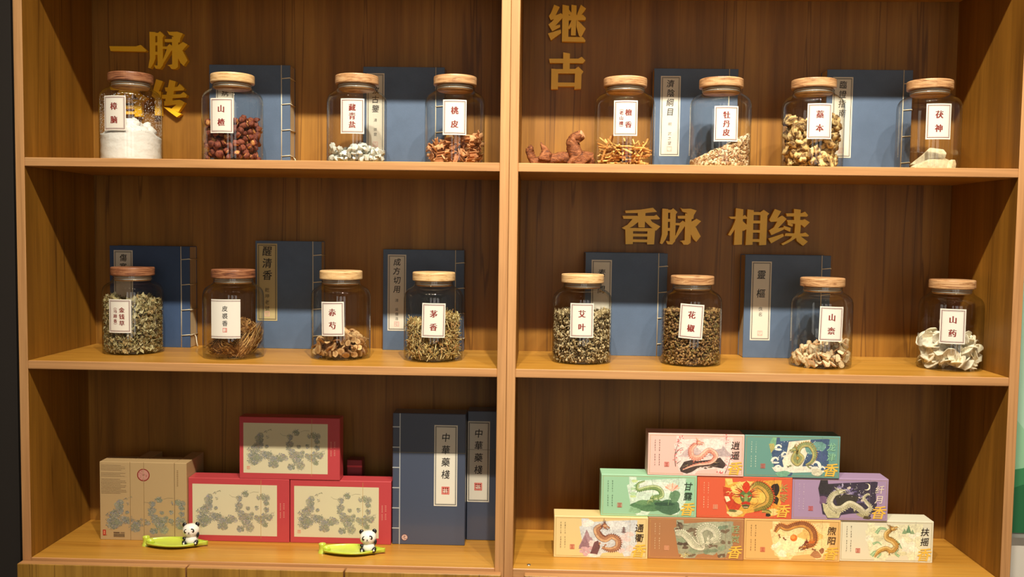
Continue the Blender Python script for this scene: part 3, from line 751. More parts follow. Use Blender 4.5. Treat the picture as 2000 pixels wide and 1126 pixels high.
tag(mb.build('camphor_frost', M['camphor'], None, False, (bx, by, bz)), 'white camphor crystals frosted on the inside of the jar glass', 'camphor', None, 'stuff')
for i, (x, y, z, s) in enumerate([(.012, -.030, .078, .016), (-.022, .012, .118, .012)]):
    me = blobmesh('camphor_lump', s, 50 + i, lambda c, r: lin((240, 238, 232)), M['piece'], .12, 9, 6, (1.2, .7, .62))
    o = bpy.data.objects.new('camphor_lump', me); COL.objects.link(o); o.location = (bx + x, by + y, bz + z - (.036 if i else 0)); o.rotation_euler = (.3, .2 * i, .5)
    tag(o, ['white camphor lump standing up beside the jar label', 'white camphor lump at the back of the powder heap'][i], 'camphor')

for i, (x, y, z, s) in enumerate([(-.034, -.026, .058, .017), (-.012, -.036, .066, .015), (.034, -.024, .070, .014), (.044, -.004, .070, .012), (-.044, .002, .066, .013), (.022, .020, .078, .016), (-.006, .010, .082, .018)]):
    me = blobmesh('camphor_lump', s, 60 + i, lambda c, r: lin((236, 234, 228)), M['camphor'], .16, 12, 8, (1.1, .7, .75))
    o = bpy.data.objects.new('camphor_lump', me); COL.objects.link(o); o.location = (bx + x, by + y, bz + z - .006); o.rotation_euler = (.2, .15 * i - .4, .5 * i)
    tag(o, 'soft white camphor lump half buried in the powder heap', 'camphor', 'camphor lumps in the powder')

# hawthorn
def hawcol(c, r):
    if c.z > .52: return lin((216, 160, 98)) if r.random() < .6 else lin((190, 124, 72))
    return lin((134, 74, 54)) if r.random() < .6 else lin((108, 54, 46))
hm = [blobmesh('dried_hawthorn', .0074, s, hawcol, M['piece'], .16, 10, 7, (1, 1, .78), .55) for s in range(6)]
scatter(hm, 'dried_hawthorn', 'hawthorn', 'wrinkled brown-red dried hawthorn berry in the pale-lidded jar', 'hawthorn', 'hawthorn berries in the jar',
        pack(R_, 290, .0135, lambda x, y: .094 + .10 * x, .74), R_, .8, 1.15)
# rock salt
M['salt'] = mat('salt', lin((232, 234, 222)), .3, .5, trans=.18)
bump(M['salt'], noise(M['salt'], coords(M['salt'], (350, 350, 350)), 1, 4, .6), .5, .001)
def icomesh(name, r, seed, mats, jit=.25, sx=(1, 1, 1)):
    rng = random.Random(seed); bm = bmesh.new(); bmesh.ops.create_icosphere(bm, subdivisions=1, radius=r)
    for v in bm.verts: v.co = Vector((v.co.x * sx[0], v.co.y * sx[1], v.co.z * sx[2])) * (1 + rng.uniform(-jit, jit))
    me = bpy.data.meshes.new(name); bm.to_mesh(me); bm.free(); me.materials.append(mats); return me
def hullmesh(name, r, seed, mats, npts=13):
    rng = random.Random(seed); bm = bmesh.new()
    for _ in range(npts):
        d = Vector((rng.gauss(0, 1), rng.gauss(0, 1), rng.gauss(0, 1))).normalized() * r * rng.uniform(.8, 1.1); bm.verts.new((d.x * 1.15, d.y, d.z * .8))
    bmesh.ops.convex_hull(bm, input=bm.verts[:]); loose = [v for v in bm.verts if not v.link_faces]; bmesh.ops.delete(bm, geom=loose, context='VERTS')
    me = bpy.data.meshes.new(name); bm.to_mesh(me); bm.free(); me.materials.append(mats); return me
scatter([hullmesh('salt_crystal', .0068, 30 + s, M['salt']) for s in range(8)], 'salt_crystal', 'salt', 'cloudy white rock salt crystal in the third jar', 'salt crystal', 'salt crystals in the jar',
        pack(R_, 200, .0122, lambda x, y: .040 + .004 * math.sin(x * 90), .76), R_, .7, 1.3)
# peach bark
bc = [lin((214, 160, 112)), lin((176, 116, 74)), lin((196, 138, 92))]
scatter([chipmesh('bark_chip', .014 + .003 * (s % 3), .011, 1.4 + .5 * (s % 4), .0014, bc, s, M['piece']) for s in range(8)], 'bark_chip', 'peach', 'curled orange-brown peach bark chip in the fourth jar', 'bark chip', 'peach bark chips in the jar',
        pack(R_, 300, .0115, lambda x, y: .060 + .26 * x, .68), R_, .8, 1.2)
# sandalwood sticks
bx, by, bz = J['sandal']
def stick(l, w_, seed):
    rng = random.Random(seed); mb = MB(); c = lin(rng.choice([(240, 192, 116), (226, 172, 96), (206, 142, 76), (246, 208, 140)]))
    pts = [(-l / 2, 0, 0), (-l * .15, rng.uniform(-.0008, .0008), rng.uniform(-.0008, .0008)), (l * .2, rng.uniform(-.0008, .0008), 0), (l / 2, 0, 0)]
    mb.tube(pts, [w_ * rng.uniform(.8, 1.1) for _ in pts], 5, c); return mb.mesh('sandalwood_stick', M['piece'])
sm = [stick(.030 + .007 * k, .0017 + .0002 * (k % 3), k) for k in range(8)]
pts = []
for k in range(170):
    me = sm[k % 8]; l = .030 + .007 * (k % 8)
    for _ in range(80):
        a = R_.uniform(0, 6.3); r = (RI - .004) * math.sqrt(R_.random()); x, y = r * math.cos(a), r * math.sin(a); z = .006 + .040 * R_.random() ** 1.5
        yaw = R_.uniform(0, 3.14); pit = R_.gauss(0, .22) if R_.random() < .8 else R_.uniform(.6, 1.1)
        d = Vector((math.cos(yaw) * math.cos(pit), math.sin(yaw) * math.cos(pit), math.sin(pit))) * l / 2
        c = Vector((x, y, z)); ok = all(math.hypot(e.x, e.y) < RI - .0025 and e.z > .004 and e.z < .068 for e in (c + d, c - d))
        if ok: break
    if not ok: continue
    o = bpy.data.objects.new('sandalwood_stick', me); COL.objects.link(o); o.location = (bx + x, by + y, bz + z); o.rotation_euler = (0, -pit, yaw)
    tag(o, 'split yellow sandalwood stick in the jar beside the driftwood', 'wood stick', 'sandalwood sticks in the jar')
# ligusticum
def ligcol(c, r):
    q = .5 + .35 * math.sin(4.1 * c.x + 1.3 * c.y + 1) + .3 * math.sin(5.3 * c.z - 3 * c.y) + r.uniform(-.08, .08); return lin((226, 198, 138)) if q > .62 else lin((202, 170, 112)) if q > .38 else lin((160, 128, 82)) if q > .15 else lin((116, 90, 60))
lm = [blobmesh('root_chunk', .0105, 20 + s, ligcol, M['piece_big'], .26, 13, 9, (1.15, .95, .62)) for s in range(7)]
scatter(lm, 'root_chunk', 'ligusticum', 'knobbly yellow-brown dried ligusticum root piece in its jar', 'root piece', 'ligusticum pieces in the jar',
        pack(R_, 230, .0165, lambda x, y: .108 + .006 * math.sin(x * 80), .70, rin=RI - .0035), R_, .7, 1.15)
# poria slabs
bx, by, bz = J['poria']
def slab(pts, th, seed):
    mb = MB(); mb.prism(pts, -th / 2, th / 2, lin((226, 212, 176))); me = mb.mesh('poria_slab', M['piece_big'])
    bm = bmesh.new(); bm.from_mesh(me); bmesh.ops.bevel(bm, geom=bm.edges[:], offset=.0012, segments=2, affect='EDGES'); bmesh.ops.triangulate(bm, faces=bm.faces[:]); bm.to_mesh(me); bm.free(); return me
for lab, pts, th, loc, rot in [
    ('pale poria slab standing tilted with a dark spot near the middle', [(-.036, -.018), (-.005, .010), (.010, .026), (.040, .026), (.046, .018), (.036, -.008), (.004, -.020)], .007, (.004, .018, .028), (-.35, .1, .12)),
    ('folded pale poria slab lying on the jar floor in front', [(-.040, -.007), (-.010, .010), (.020, .013), (.038, .006), (.040, -.004), (.034, -.009), (-.036, -.010)], .020, (.002, -.018, .0148), (.1, .0, .05)),
    ('small broken white poria piece at the jar wall', [(-.009, -.009), (-.006, .008), (.004, .011), (.009, .003), (.008, -.009)], .010, (.035, -.032, .0125), (.1, .0, .6))]:
    o = bpy.data.objects.new('poria_slab', slab(pts, th, 0)); COL.objects.link(o); o.location = (bx + loc[0], by + loc[1], bz + loc[2]); o.rotation_euler = rot
    tag(o, lab, 'poria slab', 'poria slabs in the jar')
# red peony slices
rp = [discmesh('root_slice', .0075 + .0008 * (s % 3), .0026, 40 + s, lin((208, 172, 122)), lin((132, 94, 62)), M['piece'], .12, .85 + .05 * (s % 3), 12, .1, lin((188, 146, 98))) for s in range(6)]
scatter(rp, 'root_slice', 'redpeony', 'round tan red-peony root slice in its half-empty jar', 'root slice', 'red peony slices in the jar',
        pack(R_, 240, .0125, lambda x, y: .050 + .008 * math.cos(x * 60) + .05 * x, .62), R_, .8, 1.25)
# sand ginger chips
gp = [discmesh('ginger_chip', .0070 + .0008 * (s % 3), .0032, 60 + s, lin((216, 196, 156)), lin((176, 132, 92)), M['piece'], .3, .75, 11, .22, lin((226, 208, 170))) for s in range(6)]
scatter(gp, 'ginger_chip', 'galangal', 'beige sand-ginger chip in the sloping heap', 'ginger chip', 'sand-ginger chips in the jar',
        pack(R_, 280, .0120, lambda x, y: .044 + .32 * x + .1 * y, .62), R_, .8, 1.2)
# yam slices
yp = [discmesh('yam_slice', .0150 + .0014 * (s % 3), .0022, 80 + s, lin((236, 230, 208)), lin((224, 214, 186)), M['piece_big'], .28, .66 + .08 * (s % 3), 18, .09) for s in range(6)]
scatter(yp, 'yam_slice', 'yam', 'creamy white curled yam slice in its jar', 'yam slice', 'yam slices in the jar',
        pack(R_, 190, .0200, lambda x, y: .076 - 5.0 * x * x + .006 * math.sin(x * 120) + .010 * max(0, y / .05), .42), R_, .8, 1.2, .8)
# fibrous root bundles
bx, by, bz = J['fibre']
def bundle(seed, L_, r0):
    rng = random.Random(seed); mb = MB()
    cols = [lin(c) for c in ((204, 160, 96), (178, 134, 78), (140, 102, 60), (222, 184, 120), (108, 76, 48))]
    mb.ball((0, 0, 0), (r0 * .8, r0 * .75, L_ * .42), lin((146, 106, 60)), seg=10, rings=8, noise=.2, rng=rng)
    for k in range(150):
        a = rng.uniform(0, 6.3); r = r0 * (.55 + .5 * rng.random()); z0 = rng.uniform(-L_ * .5, L_ * .25); ln = rng.uniform(.3, .7) * L_
        pts = []
        for i in range(4):
            t = i / 3; z = z0 + ln * t; rr = r * (1 - .35 * abs(2 * z / L_) ** 2) + rng.uniform(-.0012, .0012) + .002 * t * t; aa = a + .5 * t * rng.uniform(-1, 1)
            pts.append((rr * math.cos(aa), rr * math.sin(aa), z))
        mb.tube(pts, [.00055, .0006, .0005, .0002], 3, rng.choice(cols), 0, False)
    return mb.mesh('fibrous_root', M['piece'])
for i, (x, y, z, L_, r0, rot) in enumerate([(.025, -.012, .062, .050, .017, (1.2, .9, .2)), (.030, -.026, .026, .048, .014, (.2, .5, .3)), (-.024, -.028, .024, .044, .014, (1.4, .3, .9)), (.002, -.028, .022, .040, .014, (.4, -.9, .6)), (-.030, .004, .034, .052, .013, (.3, .15, .4)), (.006, .022, .038, .052, .018, (.9, .5, 1.6)), (.036, .014, .034, .046, .014, (.3, -.3, 2.2)), (-.012, .034, .026, .044, .014, (1.1, .3, 2.9))]):
    o = bpy.data.objects.new('fibrous_root', bundle(i, L_ * 1.18, r0 * 1.22)); COL.objects.link(o); o.location = (bx + x, by + y, bz + z); o.rotation_euler = rot
    tag(o, 'shaggy golden-brown fibrous root bundle in the black-lettered jar', 'root bundle', 'fibrous root bundles in the jar')

# uncountable fillings
def T(verts, faces, cols): return (np.array(verts, float), faces, [lin(c) for c in cols])
def leafT(l, w_, cols): return T([(-l / 2, 0, 0), (-l * .1, -w_ / 2, .0006), (l / 2, 0, .0003), (0, w_ / 2, .0009), (0, 0, .0016)], [(0, 1, 4), (1, 2, 4), (2, 3, 4), (3, 0, 4)], cols)
def strawT(l, r, cols):
    V = []
    for x in (-l / 2, l / 2):
        for k in range(4): V.append((x, r * math.cos(k * 1.571), r * math.sin(k * 1.571)))
    return T(V, [(0, 1, 5, 4), (1, 2, 6, 5), (2, 3, 7, 6), (3, 0, 4, 7), (3, 2, 1, 0), (4, 5, 6, 7)], cols)
def icoT(r, cols, jit=.2, seed=0, sx=(1, 1, 1)):
    me = icomesh('tmp', r, seed, M['frag'], jit, sx); V = [tuple(v.co) for v in me.vertices]; F = [list(p.vertices) for p in me.polygons]; bpy.data.meshes.remove(me); return T(V, F, cols)
def ringT(R, r, h, cols):
    V = []; n = 7; F = []
    for k in range(n):
        a = 6.283 * k / n
        for rr, z in ((R, -h), (R, h), (r, h), (r, -h)): V.append((rr * math.cos(a), rr * math.sin(a), z))
    for k in range(n):
        b, c = 4 * k, 4 * ((k + 1) % n)
        for q in range(4): F.append((b + q, c + q, c + (q + 1) % 4, b + (q + 1) % 4))
    return T(V, F, cols)
gl_ = [(168, 156, 108), (182, 170, 124), (142, 128, 84), (196, 186, 144), (116, 98, 64), (164, 138, 92)]
mass([leafT(.011, .0065, gl_), leafT(.008, .005, gl_), leafT(.015, .009, gl_), strawT(.014, .0006, gl_), leafT(.006, .004, gl_)], 'dried_leaves', 'leaf', 'crumbled grey-green dried leaves filling the jar with dark red lid', 'dried leaves',
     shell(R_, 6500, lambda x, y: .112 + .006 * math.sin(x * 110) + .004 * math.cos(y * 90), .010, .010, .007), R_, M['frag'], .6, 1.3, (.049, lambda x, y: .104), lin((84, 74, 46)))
sg = [(206, 184, 122), (186, 162, 100), (222, 204, 150), (158, 134, 82), (134, 112, 66), (196, 150, 96)]
mass([strawT(.016, .0008, sg), strawT(.022, .0009, sg), strawT(.011, .0011, sg), leafT(.014, .003, sg)], 'sweetgrass_stems', 'sweetgrass', 'chopped straw-coloured sweetgrass stems filling the pale-lidded jar', 'dried grass',
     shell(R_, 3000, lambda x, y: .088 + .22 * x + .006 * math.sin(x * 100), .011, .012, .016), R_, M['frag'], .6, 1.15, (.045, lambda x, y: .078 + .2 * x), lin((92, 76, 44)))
mg = [(176, 158, 116), (150, 128, 88), (196, 180, 140), (116, 96, 64), (90, 74, 50), (208, 190, 150)]
mass([icoT(.0022, mg, .3, 1), icoT(.0028, mg, .3, 2, (1.4, .8, .7)), strawT(.011, .0006, mg), leafT(.008, .004, mg), leafT(.005, .003, mg)], 'mugwort_fragments', 'mugwort', 'fine grey-brown mugwort fragments filling the jar', 'dried herb',
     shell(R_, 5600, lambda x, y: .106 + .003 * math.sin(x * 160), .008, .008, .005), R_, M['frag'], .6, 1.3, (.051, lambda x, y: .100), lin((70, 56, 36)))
pc = [(128, 96, 58), (150, 116, 74), (104, 76, 46), (168, 136, 86), (84, 62, 40), (122, 104, 60)]
mass([icoT(.0025, pc, .14, s) for s in range(4)], 'peppercorns', 'pepper', 'small round brown Sichuan peppercorns filling the jar', 'peppercorns',
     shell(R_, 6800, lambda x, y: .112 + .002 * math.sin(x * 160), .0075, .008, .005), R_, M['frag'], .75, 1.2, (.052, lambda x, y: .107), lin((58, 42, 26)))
pb = [(222, 198, 158), (204, 172, 128), (186, 146, 104), (232, 214, 180), (160, 118, 82)]
mass([ringT(.0042, .0026, .0022, pb), ringT(.0034, .002, .003, pb), icoT(.003, pb, .3, 3, (1.3, .8, .7)), ringT(.005, .0034, .0018, pb)], 'peony_bark_rings', 'peony', 'pale cut rings of peony bark heaped against one side of the jar', 'dried bark',
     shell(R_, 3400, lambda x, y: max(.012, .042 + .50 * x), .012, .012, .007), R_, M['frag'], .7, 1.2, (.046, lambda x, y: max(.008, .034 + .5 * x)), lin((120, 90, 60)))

# ------------------------------------------------------------------ driftwood on the upper shelf
dw_rng = random.Random(21)
o0 = at(1020, 330, .10); kz = 1 / 12.5 * (.10 + 1.775) / FPX
def dpt(x, z, y=0.0): return ((x - 900) * kz, y, max(.0, (1010 - z) * kz))
mb = MB()
def limb(pts, radii, seg=12):
    P = [Vector(p) for p in pts]; out = []; rad = []
    for i in range(len(P) - 1):
        for k in range(4):
            t = k / 4; out.append(P[i].lerp(P[i + 1], t)); rad.append((radii[i] * (1 - t) + radii[i + 1] * t) * kz)
    out.append(P[-1]); rad.append(radii[-1] * kz)
    mb.tube(out, rad, seg, None, 0, True, .17, dw_rng)
limb([dpt(260, 900), dpt(480, 870, .004), dpt(820, 820, .008), dpt(1080, 780, .006), dpt(1420, 790, .01), dpt(1720, 800, .012)], [80, 140, 165, 180, 210, 150])
limb([dpt(300, 940), dpt(230, 800), dpt(180, 640, -.003), dpt(190, 560, -.003), dpt(150, 530, -.004)], [95, 95, 90, 100, 45])
limb([dpt(540, 860, -.004), dpt(580, 700, -.004), dpt(540, 580), dpt(480, 500), dpt(448, 410)], [150, 140, 80, 42, 8])
limb([dpt(1480, 950, -.010), dpt(1340, 760, -.010), dpt(1250, 580, -.010), dpt(1215, 440, -.008), dpt(1260, 320, -.008), dpt(1440, 225, -.012)], [215, 190, 155, 150, 145, 112], 16)
limb([dpt(1130, 960, -.014), dpt(1230, 800, -.016), dpt(1290, 620, -.015)], [70, 75, 50])
limb([dpt(1540, 850, .004), dpt(1640, 880, -.004), dpt(1700, 950, -.006)], [190, 150, 70])
M['drift'] = mat('driftwood', lin((132, 82, 50)), .6, .3)
dn = noise(M['drift'], coords(M['drift'], (60, 60, 110)), 1, 6, .65, 1.6)
L(M['drift'], ramp(M['drift'], dn, [(.34, lin((66, 36, 22))), (.48, lin((128, 74, 42))), (.6, lin((158, 98, 58))), (.75, lin((186, 130, 86)))]), bsdf(M['drift']).inputs['Base Color']); bump(M['drift'], dn, .9, .004)
pdw = at(1020 + 900 / 12.5, 320, .10)
dt = thing('driftwood', 'gnarled brown driftwood root at the divider end of the upper shelf', 'driftwood', (pdw[0], .10, S1))
dob = mb.build('root_body', M['drift'], dt, True)
mnz = min(v.co.z for v in dob.data.vertices)
for v in dob.data.vertices: v.co.z = max(0.0, v.co.z)
mb = MB(); c = Vector(dpt(1462, 218, -.0135)); dr = Vector((.88, -.25, .45)).normalized(); rot = dr.to_track_quat('Z', 'Y').to_matrix()
pts = [c + rot @ Vector((98 * kz * (1 + .07 * math.sin(3 * a)) * math.cos(a), 98 * kz * math.sin(a), 0)) for a in np.linspace(0, 6.283, 17)[:-1]]
mb.add([tuple(p) for p in pts] + [tuple(p - dr * .006) for p in pts], [list(range(16))] + [(i, 16 + i, 16 + (i + 1) % 16, (i + 1) % 16) for i in range(16)])
mb.build('sawn_end', mat('sawn_wood', lin((206, 156, 112)), .7), dt)

# ------------------------------------------------------------------ printed boxes on the bottom shelf
def cardbox(name, label, cat, x0, x1, yf, depth, z0, H, cmat, group=None, bev=.0008, body='card_body'):
    t = thing(name, label, cat, ((x0 + x1) / 2, yf, z0), 0, group)
    b = bevbox(body, -(x1 - x0) / 2, (x1 - x0) / 2, 0, depth, 0, H, cmat, t, bev)
    return t, b
class Sheet:
    """flat print on the front of a box: units with the origin at the top left corner"""
    def __init__(s, W, H, UW, UH, y=0.0):
        s.W, s.H, s.kx, s.ky, s.y = W, H, W / UW, H / UH, y; s.mb = MB(); s.n = 0
    def p(s, x, y, l=None): return (-s.W / 2 + x * s.kx, s.y - .00006 - .000002 * (s.n if l is None else l), s.H - y * s.ky)
    def poly(s, pts, col):
        s.n += 1; s.mb.add([s.p(*q) for q in pts], [list(range(len(pts)))], lin(col))
    def rect(s, x0, y0, x1, y1, col): s.poly([(x0, y0), (x1, y0), (x1, y1), (x0, y1)], col)
    def line(s, pts, w, col):
        s.n += 1
        for (xa, ya), (xb, yb) in zip(pts, pts[1:]):
            dx, dy = xb - xa, yb - ya; l = math.hypot(dx, dy) or 1; nx, ny = -dy / l * w / 2, dx / l * w / 2
            s.mb.add([s.p(xa + nx, ya + ny), s.p(xb + nx, yb + ny), s.p(xb - nx, yb - ny), s.p(xa - nx, ya - ny)], [(0, 1, 2, 3)], lin(col))
    def taper(s, pts, ws, col):
        s.n += 1; n = len(pts); A = []; B = []
        for i, (x, y) in enumerate(pts):
            a, b = pts[max(i - 1, 0)], pts[min(i + 1, n - 1)]; dx, dy = b[0] - a[0], b[1] - a[1]; l = math.hypot(dx, dy) or 1
            wv = ws if not hasattr(ws, '__len__') else ws[0] + (ws[-1] - ws[0]) * i / (n - 1) if len(ws) == 2 else ws[i]
            A.append((x - dy / l * wv / 2, y + dx / l * wv / 2)); B.append((x + dy / l * wv / 2, y - dx / l * wv / 2))
        for i in range(n - 1): s.mb.add([s.p(*A[i]), s.p(*A[i + 1]), s.p(*B[i + 1]), s.p(*B[i])], [(0, 1, 2, 3)], lin(col))
    def blob(s, x, y, rx, ry, col, rng, n=14, rough=.18):
        ph = rng.uniform(0, 6)
        s.poly([(x + rx * (1 + rough * math.sin(3 * a + ph) + rng.uniform(-rough, rough) * .5) * math.cos(a), y + ry * (1 + rough * math.sin(2 * a + ph) + rng.uniform(-rough, rough) * .5) * math.sin(a)) for a in np.linspace(0, 6.283, n + 1)[:-1]], col)
    def frame(s, x0, y0, x1, y1, t, col):
        s.rect(x0, y0, x1, y0 + t, col); s.rect(x0, y1 - t, x1, y1, col); s.rect(x0, y0, x0 + t, y1, col); s.rect(x1 - t, y0, x1, y1, col)
    def char(s, ch, x, y, size, col, off=.018, shear=0.0, smear=0.0):
        V, F = GLYPH[(ch, 0.0)]; b = off * .6; sm = smear + b
        for dx, dy in ((-sm, -b), (sm, -b), (-sm, b), (sm, b), (0, 0)):
            s.n += 3; s.mb.add([s.p(x + size * (q[0] + dx + shear * q[1]), y - size * (q[1] + dy)) for q in V], F, lin(col))
    def build(s, name, parent, m='print'): return s.mb.build(name, M[m], parent)

# --- botanical picture shared by the red gift boxes and the tan cartons (units: 1287 x 775 picture)
CL = [(145, 590, 80), (135, 490, 75), (175, 410, 80), (235, 350, 80), (245, 260, 70), (260, 190, 50), (205, 550, 90), (305, 490, 70), (345, 510, 60), (345, 130, 26), (420, 100, 12), (390, 112, 12), (375, 210, 28), (75, 410, 28), (355, 360, 32),
      (405, 480, 50), (465, 560, 88), (475, 640, 60), (575, 530, 70), (640, 540, 46), (415, 645, 38), (715, 210, 52), (800, 140, 56), (705, 310, 60), (695, 390, 45), (745, 450, 60), (775, 510, 78), (835, 590, 88), (875, 660, 70), (735, 670, 58), (875, 490, 58), (905, 440, 32),
      (845, 360, 36), (980, 350, 36), (1005, 190, 38), (1075, 180, 58), (1135, 190, 52), (1125, 270, 48), (1125, 370, 44), (1105, 470, 58), (1165, 490, 58), (1035, 530, 68), (1095, 580, 58), (975, 500, 46), (1215, 440, 26)]
PAL = [(128, 132, 110), (104, 116, 96), (156, 150, 124), (140, 138, 146), (168, 156, 134), (118, 124, 116), (96, 104, 82), (160, 152, 116), (146, 142, 158), (134, 138, 100), (176, 168, 136)]
def botanic():
    rng = random.Random(77); out = []
    for (x, y, r) in CL:
        if r > 30:
            for k in range(5):
                q = r * .45; cx, cy = x + rng.uniform(-q, q), y + rng.uniform(-q, q); ph = rng.uniform(0, 6); rr = r * rng.uniform(.42, .66)
                out.append((cx, cy, [(cx + rr * (1 + .2 * math.sin(3 * a + ph) + rng.uniform(-.12, .12)) * math.cos(a), cy + rr * (1 + .2 * math.sin(2 * a + ph)) * math.sin(a)) for a in np.linspace(0, 6.283, 13)[:-1]], rng.choice([(172, 166, 138), (158, 154, 132), (150, 150, 140), (164, 152, 130), (146, 148, 120)])))
    NW = len(out); out_w = len(out)
    for (x, y, r) in CL:
        for k in range(max(6, int(r * r / 42))):
            a = rng.uniform(0, 6.3); q = r * math.sqrt(rng.random()) * (1.12 if rng.random() < .12 else .95); cx, cy = x + q * math.cos(a), y + q * math.sin(a)
            l = rng.uniform(6, 17); w_ = l * rng.uniform(.35, .7); t = rng.uniform(0, 6.3); c, s = math.cos(t), math.sin(t)
            pr = rng.random(); col = rng.choice(PAL) if pr < .93 else rng.choice([(214, 204, 190), (186, 128, 122), (226, 220, 206), (150, 132, 170), (176, 160, 90)])
            out.append((cx, cy, [(cx + l * c, cy + l * s), (cx - w_ * s * .5, cy + w_ * c * .5), (cx - l * .7 * c, cy - l * .7 * s), (cx + w_ * s * .5, cy - w_ * c * .5)], col))
    for pts in ([(560, 155), (600, 185), (660, 195), (720, 180)], [(870, 130), (930, 105), (1010, 110)], [(300, 150), (360, 120), (425, 95)], [(1195, 430), (1235, 415), (1250, 400)], [(60, 430), (85, 380), (105, 360)]):
        for (xa, ya), (xb, yb) in zip(pts, pts[1:]): out.append(((xa + xb) / 2, (ya + yb) / 2, [(xa, ya - 1.6), (xb, yb - 1.6), (xb, yb + 1.6), (xa, ya + 1.6)], (104, 104, 84)))
    return out
BOT = botanic()
M['red_card'] = mat('red_card', lin((182, 64, 68)), .38, .5, coat=.25)
M['dark_red_card'] = mat('dark_red_card', lin((120, 30, 38)), .4, .5, coat=.2)
def redbox(label, x0, x1, yf, z0, H, depth=.10):
    t, b = cardbox('red_gift_box', label, 'gift box', x0, x1, yf, depth, z0, H, M['red_card'], 'red gift boxes with botanical picture')
    W = x1 - x0; s = Sheet(W, H, 1530, 960)
    X0, Y0, X1, Y1 = 62, 92, 1345, 868
    s.rect(X0, Y0, X1, Y1, (206, 196, 160))
    for k, (cx, cy, pts, col) in enumerate(BOT): s.n = (4 + k % 40) if len(pts) > 4 else (50 + k % 50); s.poly([(X0 + q[0] * .997, Y0 + q[1]) for q in pts], col)
    s.n = 110
    s.line([(1103, 20), (1100, 905)], 5, (178, 140, 76))
    s.build('botanical_picture', t, 'print')
    s2 = Sheet(W, H, 1530, 960, -.00006)
    rng = random.Random(4)
    for cx, n, sz in ((1450, 9, 12), (1396, 12, 8)):
        for k in range(n):
            y = 370 + k * (230 / n)
            if k == n // 2: continue
            s2.rect(cx - sz, y - 3, cx + sz, y, (222, 176, 150)); s2.rect(cx - 2, y - 7, cx + 2, y + 6, (222, 176, 150))
    s2.frame(115, 765, 160, 812, 6, (206, 110, 90)); s2.rect(125, 780, 150, 786, (206, 110, 90)); s2.rect(134, 772, 140, 806, (206, 110, 90))
    s2.build('small_print', t); return t
redbox('red botanical gift box beside the tan cartons, bottom row', -.6790, -.4635, .120, S3, .1358, .042)
redbox('red botanical gift box against the navy book box, bottom row', -.4620, -.2475, .1215, S3, .1352, .042)
redbox('red botanical gift box stacked on top of two others', -.5695, -.3560, .120, S3 + .1361, .132, .034)
t, b = cardbox('dark_red_box', 'small dark red box behind the topmost red gift box', 'box', -.3530, -.3200, .178, .03, S3, .1660, M['dark_red_card'])
mb = MB(); mb.box(-.0165, .0165, -.0006, 0, .150, .154); mb.build('lid_band', M['red_card'], t)

# --- tan cartons: four boxes whose fronts carry one picture
M['tan_card'] = mat('tan_card', lin((176, 148, 104)), .5, .4)
CW0, CW1 = -.8660, -.6740
def carton(label, x0, x1, depth, H, extra):
    t, b = cardbox('tan_carton', label, 'carton', x0, x1, .113, depth, S3, H, M['tan_card'], 'tan cartons with one picture across')
    W = x1 - x0; s = Sheet(W, H, W * 1000, H * 1000); TW = (CW1 - CW0) * 1000
    for k, (cx, cy, pts, col) in enumerate(BOT):
        s.n = (4 + k % 40) if len(pts) > 4 else (50 + k % 50)
        gx = [(q[0] / 1287 * TW * 1.02 + 4 - (x0 - CW0) * 1000, 62 + q[1] / 775 * 98) for q in pts]
        if all(.3 < g[0] < W * 1000 - .3 for g in gx): s.poly(gx, tuple(int(v * .92) for v in col))
    s.n = 110; extra(s, W * 1000, H * 1000); s.build('printed_picture', t)
    return t
def ex1(s, W, H):
    rng = random.Random(2)
    for k in range(19):
        y = 7 + k * 3.3
        if k in (4, 8): continue
        x = 3.5
        while x < W - 10 * (1 + (k % 3 == 0)):
            l = rng.uniform(1.2, 3.6); s.rect(x, y, x + l, y + .8, (140, 116, 84)); x += l + .6
    s.rect(6, H - 22, 12.5, H - 10, (168, 44, 34)); s.rect(8, H - 20, 10.4, H - 12, (206, 130, 96)); s.rect(13.4, H - 11.5, 14.6, H - 10.3, (168, 44, 34))
    for k in range(22):
        x = 29 + k * 1.1; s.rect(x, H - 14, x + (.75 if k % 3 else .4), H - 7, (84, 64, 48))
    s.rect(29, H - 17.5, 42, H - 15.6, (100, 78, 58)); s.rect(44, H - 17.3, 53, H - 16, (130, 106, 80))
def medal(cx):
    def f(s, W, H):
        def disc(r, col): s.poly([q for q in [(min(max(cx(W) + r * math.cos(a), 0.2), W - .2), 27 + r * math.sin(a)) for a in np.linspace(0, 6.283, 41)[:-1]]], col)
        disc(13.2, (132, 36, 34)); disc(11.2, (186, 136, 118))
        rng = random.Random(9)
        for k in range(44):
            a = rng.uniform(0, 6.3); r = 10 * math.sqrt(rng.random()); x, y = cx(W) + r * math.cos(a), 27 + r * math.sin(a)
            if .8 < x < W - .8: s.rect(x - .7, y - .5, x + .7, y + .5, (160, 92, 84))
        if 1 < cx(W) < W - 1: pass
        disc(1.2, (96, 30, 30))
    return f
def ex4(s, W, H):
    for k in range(9): s.rect(5, 16 + k * 4, 8.6, 17 + k * 4, (142, 112, 72)); s.rect(6.4, 15 + k * 4, 7.1, 18.2 + k * 4, (142, 112, 72))
carton('tan carton with small print and barcode at the shelf end', -.8660, -.8015, .05, .168, ex1)
carton('narrow tan carton with the first half of the round red medal', -.8010, -.7722, .10, .168, medal(lambda W: W))
carton('tan carton with the second half of the round red medal', -.7717, -.7068, .05, .168, medal(lambda W: 0.0))
carton('narrow tan carton touching the red gift box', -.7060, -.6800, .10, .168, ex4)

